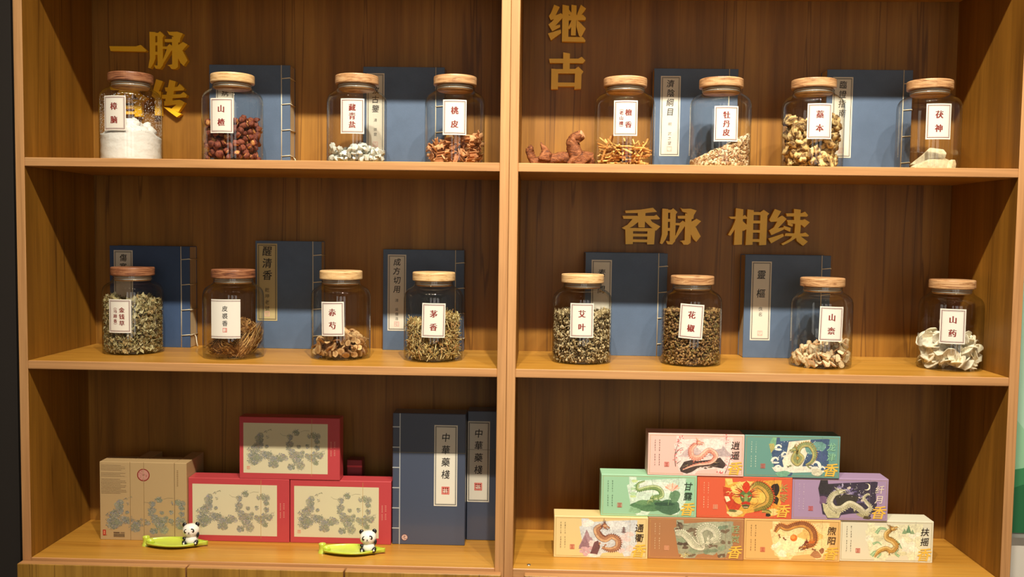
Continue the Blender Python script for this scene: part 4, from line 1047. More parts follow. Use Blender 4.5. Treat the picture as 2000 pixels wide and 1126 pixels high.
# --- navy book-shaped boxes
def navybox(label, x0, x1, yf, H, slip, spine, depth, stamp):
    t, b = cardbox('navy_book_box', label, 'book box', x0, x1, yf, depth, S3, H, M['navy'], 'navy book-shaped boxes', .0012)
    W = x1 - x0
    if spine:
        mb = MB(); rr = .0012
        mb.box(-W / 2 + .0145, -W / 2 + .0165, -.0006, .0002, .0005, H - .0005)
        for k in range(6): z = H * (.125 + .154 * k); mb.box(-W / 2, -W / 2 + .0145, -.0006, .0002, z - .0011, z + .0011)
        mb.build('binding_lines', M['silver'], t)
    a, bb, c, d = slip; a -= W / 2; bb -= W / 2
    sp = bevbox('title_slip', a, bb, -.0006, .0001, c, d, M['slip_paper'], t, .0001)
    fn = flat(0, 0, -.0006); mb = MB(); frame(mb, a + .0024, bb - .0024, c + .0026, d - .0026, .0013, fn); frame(mb, a + .0045, bb - .0045, c + .0046, d - .0046, .0003, fn); mb.build('border', M['black_ink'], sp)
    mb = MB(); z = d - .026
    for ch in '中華藥棧': put_char(mb, ch, (a + bb) / 2, z, .0185, fn, None, .018, 0, .10, 1.08); z -= .0262
    mb.build('lettering', M['black_ink'], sp)
    mb = MB(); seal(mb, (a + bb) / 2, c + .0335, .0165, fn, random.Random(8)); seal(mb, (a + bb) / 2, c + .0335, .0120, fn, random.Random(6)); mb.build('red_seal', M['seal_ink'], sp)
    mb = MB(); mb.box(-W / 2, W / 2, -.0009, -.0001, H * .703, H * .7055); mb.build('elastic_cord', mat('cord', lin((112, 104, 84)), .5), t)
    if stamp:
        mb = MB(); c0 = (-W / 2 + .0265, -.0004, .0155); mb.add([(c0[0] + .0068 * math.cos(q), -.0004, c0[2] + .0068 * math.sin(q)) for q in np.linspace(0, 6.283, 25)[:-1]], [list(range(24))]); rd = mb.build('round_stamp', mat('stamp_pale', lin((206, 176, 160)), .5), t)
        mb = MB(); f2 = flat(c0[0], c0[2], -.0004)
        for i in range(24):
            q0, q1 = 6.283 * i / 24, 6.283 * (i + 1) / 24; mb.add([f2(.0068 * math.cos(q0), .0068 * math.sin(q0)), f2(.0068 * math.cos(q1), .0068 * math.sin(q1)), f2(.0060 * math.cos(q1), .0060 * math.sin(q1)), f2(.0060 * math.cos(q0), .0060 * math.sin(q0))], [(0, 1, 2, 3)])
        for q in [(-.003, .002, .003, .0028), (-.0006, -.0045, .0004, .004), (-.004, -.001, -.001, 0), (.0012, -.003, .0042, -.0018)]: rect(mb, q[0], q[2], q[1], q[3], f2) if q[0] < q[2] and q[1] < q[3] else None
        mb.build('stamp_mark', M['dark_red_ink'], rd)
    return t
navybox('navy book-shaped box with silver binding lines beside the red boxes', -.2455, -.0915, .126, .281, (.0880, .1370, .0845, .2570), True, .05, True)
navybox('navy book-shaped box set further back against the middle divider', -.0905, XMa - .0006, .1630, .281, (.0005, .0480, .0840, .2590), False, .05, False)

# --- dragon boxes
def spline(pts, n=12):
    P = [np.array(p, float) for p in pts]; P = [2 * P[0] - P[1]] + P + [2 * P[-1] - P[-2]]; out = []
    for i in range(1, len(P) - 2):
        for k in range(n):
            t = k / n; a, b, c, d = P[i - 1], P[i], P[i + 1], P[i + 2]
            out.append(tuple(.5 * ((2 * b) + (c - a) * t + (2 * a - 5 * b + 4 * c - d) * t * t + (3 * b - a - 3 * c + d) * t ** 3)))
    out.append(tuple(P[-2])); return out
def dragon(s, pts, wprof, body, belly, dark, mane, head, hs=1.0, flip=1, side=1, horn=None, legs=(), glow=None):
    """serpent body as a tapering ribbon with back spikes, belly bands and scale marks; head=(x,y,angle)"""
    C = spline(pts, 10); n = len(C); rng = random.Random(int(pts[0][0] * 7 + pts[-1][1]))
    W_ = [float(np.interp(i / (n - 1), np.linspace(0, 1, len(wprof)), wprof)) for i in range(n)]
    def nrm(i):
        a, b = C[max(i - 1, 0)], C[min(i + 1, n - 1)]; dx, dy = b[0] - a[0], b[1] - a[1]; l = math.hypot(dx, dy) or 1
        return (-dy / l * side, dx / l * side), (dx / l, dy / l)
    for i in range(1, n - 1, 2):
        (nx, ny), (tx, ty) = nrm(i); w_ = W_[i]; x, y = C[i][0] + nx * w_ * .45, C[i][1] + ny * w_ * .45; q = w_ * .32 + .9
        s.poly([(x - tx * q * .7, y - ty * q * .7), (x + nx * q - tx * q * .9, y + ny * q - ty * q * .9), (x + tx * q * .5, y + ty * q * .5)], mane)
    s.taper(C, [v * 1.12 for v in W_], dark); s.taper(C, W_, body)
    s.taper([(C[i][0] - nrm(i)[0][0] * W_[i] * .27, C[i][1] - nrm(i)[0][1] * W_[i] * .27) for i in range(n)], [v * .40 for v in W_], belly)
    n0 = s.n
    for i in range(1, n - 1):
        s.n = n0 + i % 3
        (nx, ny), (tx, ty) = nrm(i); w_ = W_[i]; x, y = C[i]
        s.line([(x - nx * w_ * .1, y - ny * w_ * .1), (x - nx * w_ * .46, y - ny * w_ * .46)], .28, dark)
        for q in (.12, .32): s.poly([(x + nx * w_ * q - tx * .5, y + ny * w_ * q - ty * .5), (x + nx * w_ * (q + .1) + tx * .2, y + ny * w_ * (q + .1) + ty * .2), (x + nx * w_ * q + tx * .7, y + ny * w_ * q + ty * .7)], dark if (i + int(q * 10)) % 2 else belly)
    s.n = n0 + 8
    for (x, y, a) in legs:
        c_, s_ = math.cos(a), math.sin(a)
        def lt(u, v): return (x + u * c_ - v * s_, y + u * s_ + v * c_)
        s.taper([lt(0, 0), lt(3.5, .6), lt(6, -.8)], [3.6, 1.6], body)
        for k in (-1.8, 0, 1.8): s.taper([lt(5.5, -.6 + k * .3), lt(7.6, -.9 + k), lt(8.8, -.2 + k * 1.3)], [1.0, .2], dark)
    hx, hy, ha = head; c_, s_ = math.cos(ha), math.sin(ha)
    def ht(p): return (hx + hs * (p[0] * c_ - flip * p[1] * s_), hy + hs * (p[0] * s_ + flip * p[1] * c_))
    for k in range(9):
        y0 = -4.2 + k * 1.05; s.poly([ht((-1.5, y0 - .8)), ht((-6.5 - 2.2 * rng.random(), y0 * 1.45 - 1.2)), ht((-1, y0 + .9))], mane if k % 2 else dark)
    for dy in (0, 1.6):
        s.taper([ht((.2, -3.2 + dy)), ht((-2.6, -6.4 + dy)), ht((-6.2, -8.6 + dy)), ht((-8.0, -11 + dy))], [1.2, .3], horn or belly); s.taper([ht((-3.0, -6.6 + dy)), ht((-3.4, -9.6 + dy))], [.8, .2], horn or belly)
    s.poly([ht(q) for q in [(-3.5, -3.4), (-.5, -4.6), (2.4, -4.0), (4.4, -2.4), (7.6, -2.9), (9.6, -2.1), (10.1, -.6), (8.4, .4), (5.2, .5), (3.6, 1.0), (5.4, 1.8), (8.2, 1.9), (8.6, 2.9), (5.4, 3.9), (1.4, 4.0), (-3, 3.4)]], dark)
    s.poly([ht(q) for q in [(-3.0, -2.8), (-.4, -4.0), (2.2, -3.4), (4.2, -1.9), (7.5, -2.4), (9.2, -1.8), (9.5, -.7), (8.2, 0), (5.0, 0), (2.9, .9), (5.0, 2.3), (8.0, 2.3), (5.2, 3.3), (1.4, 3.5), (-2.6, 2.8)]], body)
    s.poly([ht(q) for q in [(-2, -.2), (1, -1.2), (4.6, -.9), (8.6, -1.1), (8, -.3), (4.6, -.2), (1.2, .6), (-1.6, 1.6)]], belly)
    s.poly([ht((2.0 + .9 * math.cos(a), -2.0 + .7 * math.sin(a))) for a in np.linspace(0, 6.283, 9)[:-1]], (250, 240, 200)); s.poly([ht((2.2 + .45 * math.cos(a), -2.0 + .45 * math.sin(a))) for a in np.linspace(0, 6.283, 7)[:-1]], (30, 22, 20))
    s.taper([ht((8.8, -1)), ht((11.5, .5)), ht((12.0, 3.2)), ht((14.2, 4.6))], [.7, .2], horn or belly); s.taper([ht((7.8, .4)), ht((9.2, 3.0)), ht((8.0, 6.2))], [.6, .2], horn or belly)
    s.taper([ht((2, 3.4)), ht((1.6, 6)), ht((-.4, 8))], [1.4, .2], mane)

PANEL = [(50, 21), (55, 19), (54, 4), (68, 4), (69, 11.5), (100, 9), (160, 5), (165, 6), (164, 14), (166, 22), (162, 30), (163, 44), (165, 52), (161, 60), (163, 67), (154, 70), (152, 78), (140, 80), (134, 69), (112, 71), (96, 74), (92, 81), (70, 82), (66, 75), (60, 73), (56, 50)]
def cloudpuff(s, x, y, r, col, rng, n=4):
    for k in range(n): s.blob(x + rng.uniform(-r, r), y + rng.uniform(-r * .4, r * .4), r * rng.uniform(.45, .8), r * rng.uniform(.35, .55), col, rng)
def wavecrest(s, x, y, r, foam, dark, rng, dirn=1):
    s.blob(x, y + r * .7, r * 1.2, r * .4, foam, rng, 16, .2)
    pts = [(x - dirn * r, y + r * .4), (x - dirn * r * .7, y - r * .5), (x + dirn * r * .1, y - r * .9), (x + dirn * r * .8, y - r * .4), (x + dirn * r * .75, y + r * .1)]
    C = spline(pts, 5); s.taper(C, [r * .9, r * .18], foam)
    for k in range(3, len(C), 2):
        s.taper([C[k], (C[k][0] + dirn * r * .25, C[k][1] - r * .25), (C[k][0] + dirn * r * .38, C[k][1] + r * .02)], [r * .2, r * .06], foam)
    for k in range(5): s.blob(x + rng.uniform(-r, r) * 1.2, y - r * rng.uniform(.2, 1.3), r * .1, r * .1, foam, rng, 6)
    s.taper([(x - dirn * r * .8, y + r * .6), (x - dirn * r * .2, y + r * .25), (x + dirn * r * .4, y + r * .5)], [r * .16, r * .05], dark)
def mount(s, x, y, w_, h, col, rng):
    n = 9; s.poly([(x - w_ / 2, y)] + [(x - w_ / 2 + w_ * i / n, y - h * (1 - abs(2 * i / n - 1)) * rng.uniform(.75, 1.1)) for i in range(1, n)] + [(x + w_ / 2, y)], col)

def art(key, s):
    rng = random.Random(key)
    if key == 't1':
        s.poly(PANEL, (240, 214, 204)); mount(s, 88, 46, 60, 26, (206, 182, 178), rng); mount(s, 140, 44, 50, 30, (190, 170, 168), rng); s.blob(118, 20, 34, 10, (246, 226, 214), rng)
        for br in ([(54, 66), (52, 44), (57, 22), (64, 6)], [(53, 40), (62, 30), (70, 28)], [(56, 60), (64, 54)], [(150, 78), (156, 62), (161, 40)]): s.taper(spline(br, 4), [1.6, .5], (120, 84, 72))
        for k in range(70):
            x, y = rng.choice([(56, 20), (60, 34), (54, 50), (64, 10), (150, 8), (158, 46), (152, 62), (140, 74)]); s.blob(x + rng.gauss(0, 4), y + rng.gauss(0, 4), 1.5, 1.3, rng.choice([(222, 128, 124), (236, 160, 152), (210, 104, 104)]), rng, 7)
        s.poly([(62, 70), (70, 56), (84, 52), (96, 54), (128, 50), (140, 46), (152, 60), (146, 68), (120, 64), (100, 66), (86, 76), (76, 80), (64, 76)], (78, 64, 58))
        for k in range(26): s.blob(rng.uniform(68, 144), rng.uniform(54, 68), 3.2, 1.6, rng.choice([(104, 88, 76), (58, 48, 46), (150, 128, 96)]), rng, 8)
        dragon(s, [(68, 72), (92, 62), (122, 56), (132, 42), (118, 31), (100, 46), (86, 44), (84, 30), (93, 19)], [1.5, 4, 6, 7.5, 8, 9, 9, 8, 6.5], (230, 156, 132), (246, 206, 180), (184, 96, 82), (206, 112, 88), (98, 17, .15), .95, 1, -1, (236, 190, 150), [(92, 50, 2.2)])
    if key == 't2':
        s.poly(PANEL, (72, 92, 122)); s.poly([(49, 16), (54, 4), (62, 4), (60, 26), (52, 34)], (128, 176, 138)); s.poly([(47, 17), (57, 16), (59, 24), (52, 36)], (176, 168, 104))
        s.poly([(86, 12), (128, 7), (124, 30), (112, 64), (78, 66), (74, 50), (82, 36)], (232, 224, 196)); s.blob(136, 24, 20, 14, (112, 156, 146), rng); s.blob(146, 40, 14, 12, (78, 92, 130), rng)
        for q in [(66, 24, 9, 1), (78, 38, 8, 1), (60, 50, 10, 1), (66, 66, 10, 1), (140, 58, 12, -1), (152, 66, 9, 1), (128, 66, 9, -1)]: wavecrest(s, q[0], q[1], q[2] * .62, (238, 234, 216), (58, 76, 106), rng, q[3])
        s.poly([(54, 64), (96, 62), (128, 60), (136, 72), (96, 74), (60, 72)], (230, 226, 206)); s.blob(142, 72, 11, 8, (214, 208, 180), rng, 14, .1)
        for k in range(3): s.taper([(133 + k * 3, 76 - k), (140 + k * 2, 69 + k), (148, 70 + k * 3)], .5, (166, 158, 128))
        s.blob(76, 77, 14, 6, (122, 172, 142), rng)
        for k in range(34): s.blob(rng.uniform(60, 160), rng.uniform(10, 50), .7, .7, (236, 238, 230), rng, 6)
        dragon(s, [(120, 58), (132, 50), (136, 34), (126, 18), (110, 20), (104, 34), (112, 44), (104, 55), (96, 48), (98, 38), (104, 28)], [3, 6, 8, 9, 9, 8, 9, 10, 10, 9, 7], (140, 152, 104), (196, 184, 116), (92, 84, 50), (190, 152, 62), (97, 27, 2.75), 1.0, -1, 1, (150, 128, 70), [(92, 60, 2.9), (124, 60, .8)])
    if key == 'm1':
        s.poly(PANEL, (206, 226, 206)); s.blob(100, 24, 44, 14, (226, 236, 220), rng)
        for k in range(9): s.blob(rng.uniform(55, 82), rng.uniform(10, 70), 6, 3, rng.choice([(176, 208, 164), (196, 216, 150), (150, 190, 150)]), rng)
        for (x, y, rx, ry, c) in [(96, 62, 36, 11, (92, 132, 92)), (132, 64, 24, 14, (78, 112, 84)), (66, 72, 12, 6, (140, 182, 140)), (84, 56, 16, 5, (110, 148, 102)), (122, 58, 20, 4, (60, 88, 70)), (144, 42, 10, 12, (104, 140, 104))]: s.blob(x, y, rx, ry, c, rng, 18, .12)
        for k in range(18): s.line([(96, 62), (96 + 34 * math.cos(k * .35), 62 + 10 * math.sin(k * .35))], .35, (70, 108, 74))
        s.taper([(131, 60), (133, 44), (137, 30)], 1.2, (110, 150, 100)); s.taper([(98, 50), (102, 26), (98, 8)], .7, (120, 158, 110))
        for k in range(7): a = -2.6 + k * .36; s.poly([(138, 32), (138 + 14 * math.cos(a - .16), 30 + 13 * math.sin(a - .16)), (138 + 17 * math.cos(a), 30 + 16 * math.sin(a)), (138 + 14 * math.cos(a + .16), 30 + 13 * math.sin(a + .16))], rng.choice([(238, 178, 148), (244, 204, 180), (228, 150, 124)]))
        dragon(s, [(85, 12), (72, 18), (72, 30), (88, 26), (104, 24), (116, 30), (118, 42), (104, 46), (98, 52)], [2, 4, 6, 7, 8, 8, 8, 8, 7], (122, 150, 88), (206, 218, 160), (72, 104, 62), (96, 136, 80), (99, 50, 2.7), .85, -1, 1, (190, 200, 130), [(112, 44, 1.6)])
    if key == 'm2':
        s.poly(PANEL, (222, 168, 72)); s.poly([(50, 20), (68, 24), (74, 36), (64, 46), (52, 40)], (200, 74, 46)); s.poly([(54, 4), (68, 4), (70, 14), (60, 18)], (240, 200, 110)); s.blob(92, 26, 24, 16, (244, 212, 120), rng); s.blob(118, 40, 18, 14, (240, 190, 92), rng)
        s.poly([(52, 46), (66, 40), (76, 52), (88, 58), (80, 70), (64, 68)], (196, 70, 44)); s.poly([(54, 40), (62, 40), (66, 48), (58, 52)], (240, 226, 180)); s.blob(74, 74, 15, 7, (228, 206, 140), rng); s.blob(70, 69, 8, 3, (110, 108, 62), rng)
        for k in range(9): a0 = rng.uniform(-.6, .6); x, y = rng.uniform(54, 80), rng.uniform(10, 40); s.taper(spline([(x, y), (x + 5, y - 2), (x + 8, y + 2), (x + 5, y + 4)], 4), [1.4, .4], rng.choice([(206, 80, 46), (250, 220, 130)]))
        s.blob(152, 26, 8, 16, (54, 46, 38), rng); s.blob(154, 48, 6, 9, (60, 48, 36), rng); s.blob(146, 60, 12, 9, (226, 150, 60), rng); s.blob(150, 70, 10, 8, (236, 206, 130), rng); s.blob(140, 76, 5, 4, (48, 44, 38), rng)
        dragon(s, [(112, 66), (122, 62), (138, 54), (142, 38), (132, 22), (118, 16), (106, 24)], [8, 11, 13, 14, 14, 13, 9], (136, 124, 56), (226, 176, 84), (70, 64, 34), (206, 78, 44), (240, 240, 0), .001, 1, 1)
        s.taper(spline([(128, 68), (138, 68), (146, 72)], 5), [8, 5], (124, 118, 60)); s.taper(spline([(128, 69), (138, 69), (146, 73)], 5), [3, 2], (196, 164, 84))
        for k in range(17):
            a = -math.pi * 1.05 + k * math.pi * 1.1 / 16; r0 = 13; s.poly([(96 + r0 * .7 * math.cos(a - .14), 38 + r0 * math.sin(a - .14)), (96 + 27 * math.cos(a), 36 + 25 * math.sin(a)), (96 + r0 * .7 * math.cos(a + .14), 38 + r0 * math.sin(a + .14))], [(196, 60, 40), (150, 40, 32), (232, 130, 60)][k % 3])
        for sg in (-1, 1): s.taper(spline([(96 + sg * 5, 29), (96 + sg * 10, 22), (96 + sg * 15, 17), (96 + sg * 17, 10)], 4), [1.8, .5], (222, 190, 110)); s.taper([(96 + sg * 11, 21), (96 + sg * 10, 14)], [1.2, .4], (222, 190, 110)); s.taper(spline([(96 + sg * 8, 54), (96 + sg * 18, 56), (96 + sg * 24, 48), (96 + sg * 20, 42)], 5), [.8, .3], (150, 70, 30))
        s.poly([(84, 34), (89, 29), (96, 26), (103, 29), (108, 34), (107, 44), (103, 52), (104, 58), (100, 64), (92, 64), (88, 58), (89, 52), (85, 44)], (96, 118, 66))
        s.poly([(90, 14), (96, 8), (102, 14), (104, 22), (100, 30), (96, 33), (92, 30), (88, 22)], (206, 66, 40))
        s.poly([(92, 36), (96, 34), (100, 36), (99, 50), (93, 50)], (150, 160, 90)); s.poly([(87, 52), (96, 49), (105, 52), (104, 57), (96, 55), (88, 57)], (190, 60, 40)); s.poly([(90, 58), (102, 58), (100, 63), (92, 63)], (70, 24, 20)); s.poly([(91, 60), (101, 60), (100, 62), (92, 62)], (226, 200, 150))
        for sg in (-1, 1): s.poly([(96 + sg * 2.5, 39.5), (96 + sg * 10, 35), (96 + sg * 10.5, 38), (96 + sg * 4, 41.5)], (190, 60, 36)); s.poly([(96 + sg * 3.4, 42), (96 + sg * 8.4, 39.6), (96 + sg * 8, 42.6)], (244, 230, 160)); s.blob(96 + sg * 6, 41.4, .8, .8, (24, 20, 16), rng, 7, 0)
    if key == 'm3':
        s.poly(PANEL, (66, 58, 72)); s.poly([(54, 4), (68, 4), (69, 12), (80, 12), (72, 34), (54, 32), (50, 21)], (58, 54, 56))
        for k in range(60):
            t_ = rng.random(); x, y = 82 + 66 * t_ + rng.gauss(0, 5), 16 + 28 * t_ + rng.gauss(0, 6)
            if x < 158 and 9 < y < 66: s.blob(x, y, rng.uniform(1.5, 4.5), rng.uniform(1, 3), rng.choice([(120, 106, 142), (150, 138, 170), (98, 86, 122), (176, 164, 190), (206, 190, 176)]), rng, 9, .25)
        s.blob(60, 44, 8, 10, (120, 92, 120), rng); s.blob(104, 44, 22, 13, (66, 60, 52), rng); s.poly([(59, 50), (76, 56), (96, 66), (92, 80), (70, 80), (62, 66)], (196, 188, 146)); s.blob(140, 72, 13, 5, (168, 158, 118), rng); s.blob(146, 78, 8, 4, (86, 74, 50), rng)
        for k in range(26): s.blob(rng.uniform(76, 158), rng.uniform(9, 40), .55, .55, (240, 236, 226), rng, 6)
        s.poly([(144 + 7 * math.cos(a), 16 + 7 * math.sin(a)) for a in np.linspace(-1.9, 2.2, 14)] + [(141.6 + 6.4 * math.cos(a), 15.2 + 6.4 * math.sin(a)) for a in np.linspace(1.9, -1.7, 12)], (250, 240, 206))
        dragon(s, [(151, 32), (146, 30), (138, 38), (144, 48), (152, 58), (142, 66), (130, 58), (112, 50), (96, 60), (82, 60), (74, 48), (80, 34), (90, 28)], [1.2, 3, 4, 5, 7, 8, 10, 11, 11, 11, 10, 9, 7], (190, 182, 144), (228, 220, 190), (112, 104, 78), (214, 206, 170), (93, 27, -.25), 1.15, 1, -1, (232, 226, 200), [(92, 66, 2.7), (122, 60, 1.7)])
    if key == 'b1':
        s.poly(PANEL, (206, 210, 210)); s.blob(66, 14, 12, 8, (236, 228, 218), rng); mount(s, 66, 62, 34, 40, (172, 140, 146), rng); mount(s, 62, 66, 26, 30, (150, 116, 124), rng); s.blob(118, 16, 34, 8, (222, 224, 220), rng)
        for q in [(80, 54, 10), (68, 66, 9), (140, 46, 12), (150, 62, 10), (130, 66, 9), (62, 74, 8), (150, 34, 8)]: cloudpuff(s, q[0], q[1], q[2], rng.choice([(214, 182, 182), (202, 164, 168), (226, 204, 198)]), rng)
        for k, w_ in enumerate((7, 9, 11)): s.poly([(138 - w_ * .6, 22 + k * 4), (138, 19.5 + k * 4), (138 + w_ * .6, 22 + k * 4), (138 + w_ * .35, 22.6 + k * 4), (138 - w_ * .35, 22.6 + k * 4)], (112, 92, 92)); s.rect(138 - w_ * .25, 22.4 + k * 4, 138 + w_ * .25, 24.4 + k * 4, (150, 124, 120))
        s.poly([(138, 16), (137.5, 20), (138.5, 20)], (112, 92, 92)); s.poly([(72, 76), (80, 52), (88, 48), (92, 62), (86, 78)], (112, 76, 78)); s.blob(78, 79, 13, 4, (238, 224, 210), rng)
        dragon(s, [(96, 62), (112, 66), (126, 60), (126, 46), (114, 40), (102, 46), (90, 40), (84, 26), (94, 17)], [4, 8, 10, 10, 9, 10, 11, 11, 8], (170, 116, 84), (222, 180, 136), (104, 66, 54), (128, 78, 60), (100, 18, .55), 1.15, 1, 1, (110, 74, 62), [(104, 56, 2.4), (92, 52, 2.0)])
    if key == 'b2':
        s.poly(PANEL, (156, 158, 132)); s.blob(124, 12, 30, 6, (176, 180, 150), rng)
        for q in [(62, 14, 9), (58, 24, 7), (84, 24, 10), (92, 32, 9), (70, 52, 10), (76, 62, 8), (148, 26, 8), (152, 48, 9), (126, 58, 9), (144, 74, 8), (84, 76, 7)]: cloudpuff(s, q[0], q[1], q[2] * .8, rng.choice([(104, 88, 72), (120, 104, 84), (88, 76, 64)]), rng)
        for q in [(140, 20, 9), (132, 66, 12), (148, 60, 9), (66, 44, 8), (88, 66, 12), (120, 68, 9)]: cloudpuff(s, q[0], q[1], q[2], rng.choice([(140, 156, 128), (164, 172, 146), (124, 142, 116)]), rng)
        for k in range(12): s.line([(60 + rng.uniform(0, 20), 70 + rng.uniform(0, 10)), (64 + rng.uniform(0, 22), 72 + rng.uniform(0, 10))], .7, rng.choice([(206, 190, 90), (70, 60, 40), (230, 220, 170)]))
        for br in ([(56, 8), (66, 14), (78, 16)], [(58, 10), (62, 22), (70, 28)]): s.taper(spline(br, 4), [1.4, .4], (66, 52, 44))
        dragon(s, [(54, 32), (66, 32), (78, 42), (90, 56), (106, 60), (104, 44), (100, 28), (112, 18), (128, 24), (132, 38), (122, 46)], [9, 11, 12, 12, 9, 10, 11, 11, 12, 12, 9], (188, 190, 162), (220, 218, 192), (126, 130, 106), (226, 222, 198), (117, 49, 2.55), 1.2, -1, -1, (230, 226, 204), [(136, 44, .7)])
    if key == 'b3':
        s.poly(PANEL, (242, 214, 150)); s.blob(92, 50, 30, 18, (248, 232, 178), rng); s.blob(128, 30, 24, 12, (236, 190, 110), rng)
        for q in [(66, 62, 10), (76, 70, 9), (62, 52, 7), (90, 66, 9)]: cloudpuff(s, q[0], q[1], q[2], rng.choice([(250, 240, 206), (246, 226, 176)]), rng)
        s.blob(140, 70, 10, 7, (180, 128, 84), rng); s.blob(151, 62, 5, 5, (150, 96, 66), rng)
        s.poly([(96 + 7 * math.cos(a), 37 + 7 * math.sin(a)) for a in np.linspace(0, 6.283, 19)[:-1]], (232, 120, 48)); s.poly([(94.5 + 4 * math.cos(a), 35.5 + 4 * math.sin(a)) for a in np.linspace(0, 6.283, 15)[:-1]], (246, 160, 76))
        dragon(s, [(60, 26), (68, 14), (82, 18), (98, 12), (114, 10), (128, 18), (134, 32), (132, 46), (122, 50)], [5, 9, 10, 10, 11, 12, 12, 12, 9], (150, 92, 58), (222, 158, 78), (88, 46, 34), (196, 116, 52), (118, 54, 2.7), 1.25, -1, -1, (110, 62, 44), [(68, 30, 1.5), (132, 58, .5), (76, 36, 1.0)])
        for k in range(8): s.poly([(118 + k * 2, 46), (121 + k * 2.6, 36 + (k % 3) * 3), (121 + k * 2, 48)], rng.choice([(120, 54, 40), (206, 110, 50)]))
    if key == 'b4':
        s.poly(PANEL, (228, 224, 186))
        for q in [(66, 22, 10), (78, 34, 12), (60, 36, 8), (130, 44, 14), (140, 60, 12), (120, 66, 10), (74, 62, 9), (146, 30, 9)]: cloudpuff(s, q[0], q[1], q[2], rng.choice([(238, 234, 208), (216, 212, 170), (230, 226, 192)]), rng)
        mount(s, 136, 24, 12, 18, (112, 146, 108), rng); mount(s, 128, 26, 10, 12, (140, 166, 124), rng); mount(s, 144, 26, 10, 10, (150, 172, 130), rng)
        for br, w_ in (([(72, 26), (80, 16), (92, 18), (94, 28)], 7), ([(64, 72), (72, 64), (82, 68), (76, 76)], 8), ([(104, 40), (116, 44), (124, 56)], 6), ([(66, 48), (76, 44), (84, 50)], 5), ([(120, 72), (112, 66), (118, 58)], 5)): s.taper(spline(br, 6), [w_, w_ * .3], rng.choice([(124, 166, 120), (142, 180, 134)])); s.taper(spline(br, 6), [w_ * .4, .3], (176, 204, 160))
        dragon(s, [(70, 74), (78, 62), (92, 56), (104, 60), (112, 52), (106, 42), (94, 36), (92, 26), (100, 18)], [3, 7, 8, 9, 9, 9, 9, 8, 7], (188, 142, 66), (232, 204, 132), (118, 80, 40), (150, 120, 62), (104, 16, -.25), 1.1, 1, 1, (150, 110, 56), [(112, 46, .2), (100, 62, 1.7)])
DB = [  # key, label, x0, x1, y front, z base, card colour, title, title colour, text colour, line colour
 ('b1', 'cream yellow dragon box at the divider end of the bottom row', .0960, .2876, .071, 0, (222, 196, 136), '通衢', (60, 44, 34), (110, 88, 60), (168, 130, 66)),
 ('b2', 'brown dragon box with a pale dragon in the bottom row', .2886, .4836, .076, 0, (168, 118, 78), '轻岚', (150, 168, 120), (214, 190, 150), (196, 148, 84)),
 ('b3', 'orange-tan dragon box with a small red sun in the bottom row', .4848, .6800, .080, 0, (220, 176, 108), '煦阳', (70, 44, 30), (120, 86, 52), (150, 112, 54)),
 ('b4', 'pale cream dragon box at the far end of the bottom row', .6812, .8700, .0865, 0, (218, 212, 184), '扶摇', (52, 46, 38), (104, 96, 76), (150, 134, 80)),
 ('m1', 'mint green dragon box in the middle row of the stack', .1910, .3858, .078, 1, (152, 196, 158), '甘露', (52, 66, 54), (70, 96, 76), (170, 150, 84)),
 ('m2', 'orange-red dragon box with a face-on dragon in the middle row', .3868, .5796, .080, 1, (214, 94, 62), '长苓', (176, 160, 84), (236, 190, 150), (190, 110, 62)),
 ('m3', 'lavender dragon box with a crescent moon in the middle row', .5806, .7745, .083, 1, (164, 138, 168), '纤月', (222, 206, 186), (206, 184, 196), (160, 126, 88)),
 ('t1', 'pink dragon box at the top of the stack', .2850, .4796, .078, 2, (232, 188, 174), '逍遥', (62, 50, 44), (120, 88, 80), (180, 140, 84)),
 ('t2', 'teal dragon box at the top of the stack', .4806, .6735, .080, 2, (104, 150, 138), '龙津', (142, 190, 152), (206, 216, 190), (158, 132, 66))]
BH = .0860
for key, label, x0, x1, yf, lev, col, title, tcol, pcol, lcol in DB:
    M['card_' + key] = mat('card_' + key, lin(col), .42, .45)
    H = BH
    t, b = cardbox('dragon_box', label, 'incense box', x0, x1, yf, .048, S3 + lev * (BH + .0004), H, M['card_' + key], 'stacked dragon incense boxes', .0007)
    W = x1 - x0; s = Sheet(W, H, 186, 84)
    s.frame(3.4, 3.2, 182.4, 80.6, .6, lcol); art(key, s)
    s.line([(150.5, .6), (150, 83.4)], .45, tuple(int(v * .82) for v in col)); s.build('dragon_picture', t, 'paint')
    s2 = Sheet(W, H, 186, 84, -.00065)
    rng = random.Random(key + 'p')
    for cx in (13.5, 22):
        for k in range(10):
            y = 13.5 + k * 5.0 + (4 if k > 4 else 0)
            for q in range(3):
                if rng.random() < .7: s2.rect(cx - rng.uniform(.5, 1.4), y - 1.4 + q * 1.1, cx + rng.uniform(.4, 1.4), y - 1.05 + q * 1.1, pcol)
            s2.rect(cx - .25 + rng.uniform(-.5, .5), y - 1.5, cx + .25 + rng.uniform(-.2, .5), y + 1.3, pcol)
    s2.build('verse_lines', t)
    s3 = Sheet(W, H, 186, 84, -.00065); sc = (206, 96, 82) if key not in ('m2', 'b2') else (230, 168, 130)
    s3.frame(32, 57, 41, 66, .8, sc)
    for k in range(3): s3.rect(33.6, 59 + k * 2.2, 39.4, 59.8 + k * 2.2, sc); s3.rect(34.4 + k * 2, 58.4, 35 + k * 2, 65, sc)
    s3.build('red_seal', t)
    s4 = Sheet(W, H, 186, 84, -.00065)
    for k, ch in enumerate(title): s4.char(ch, 169, 21 + k * 20, 17.5, tcol, .012, .14, .0)
    s4.build('title_lettering', t)
    s5 = Sheet(W, H, 186, 84, -.00075); s5.char('香', 169.0, 67.0, 28, (232, 184, 74), .02, .24, .006); s5.build('gold_lettering', t)

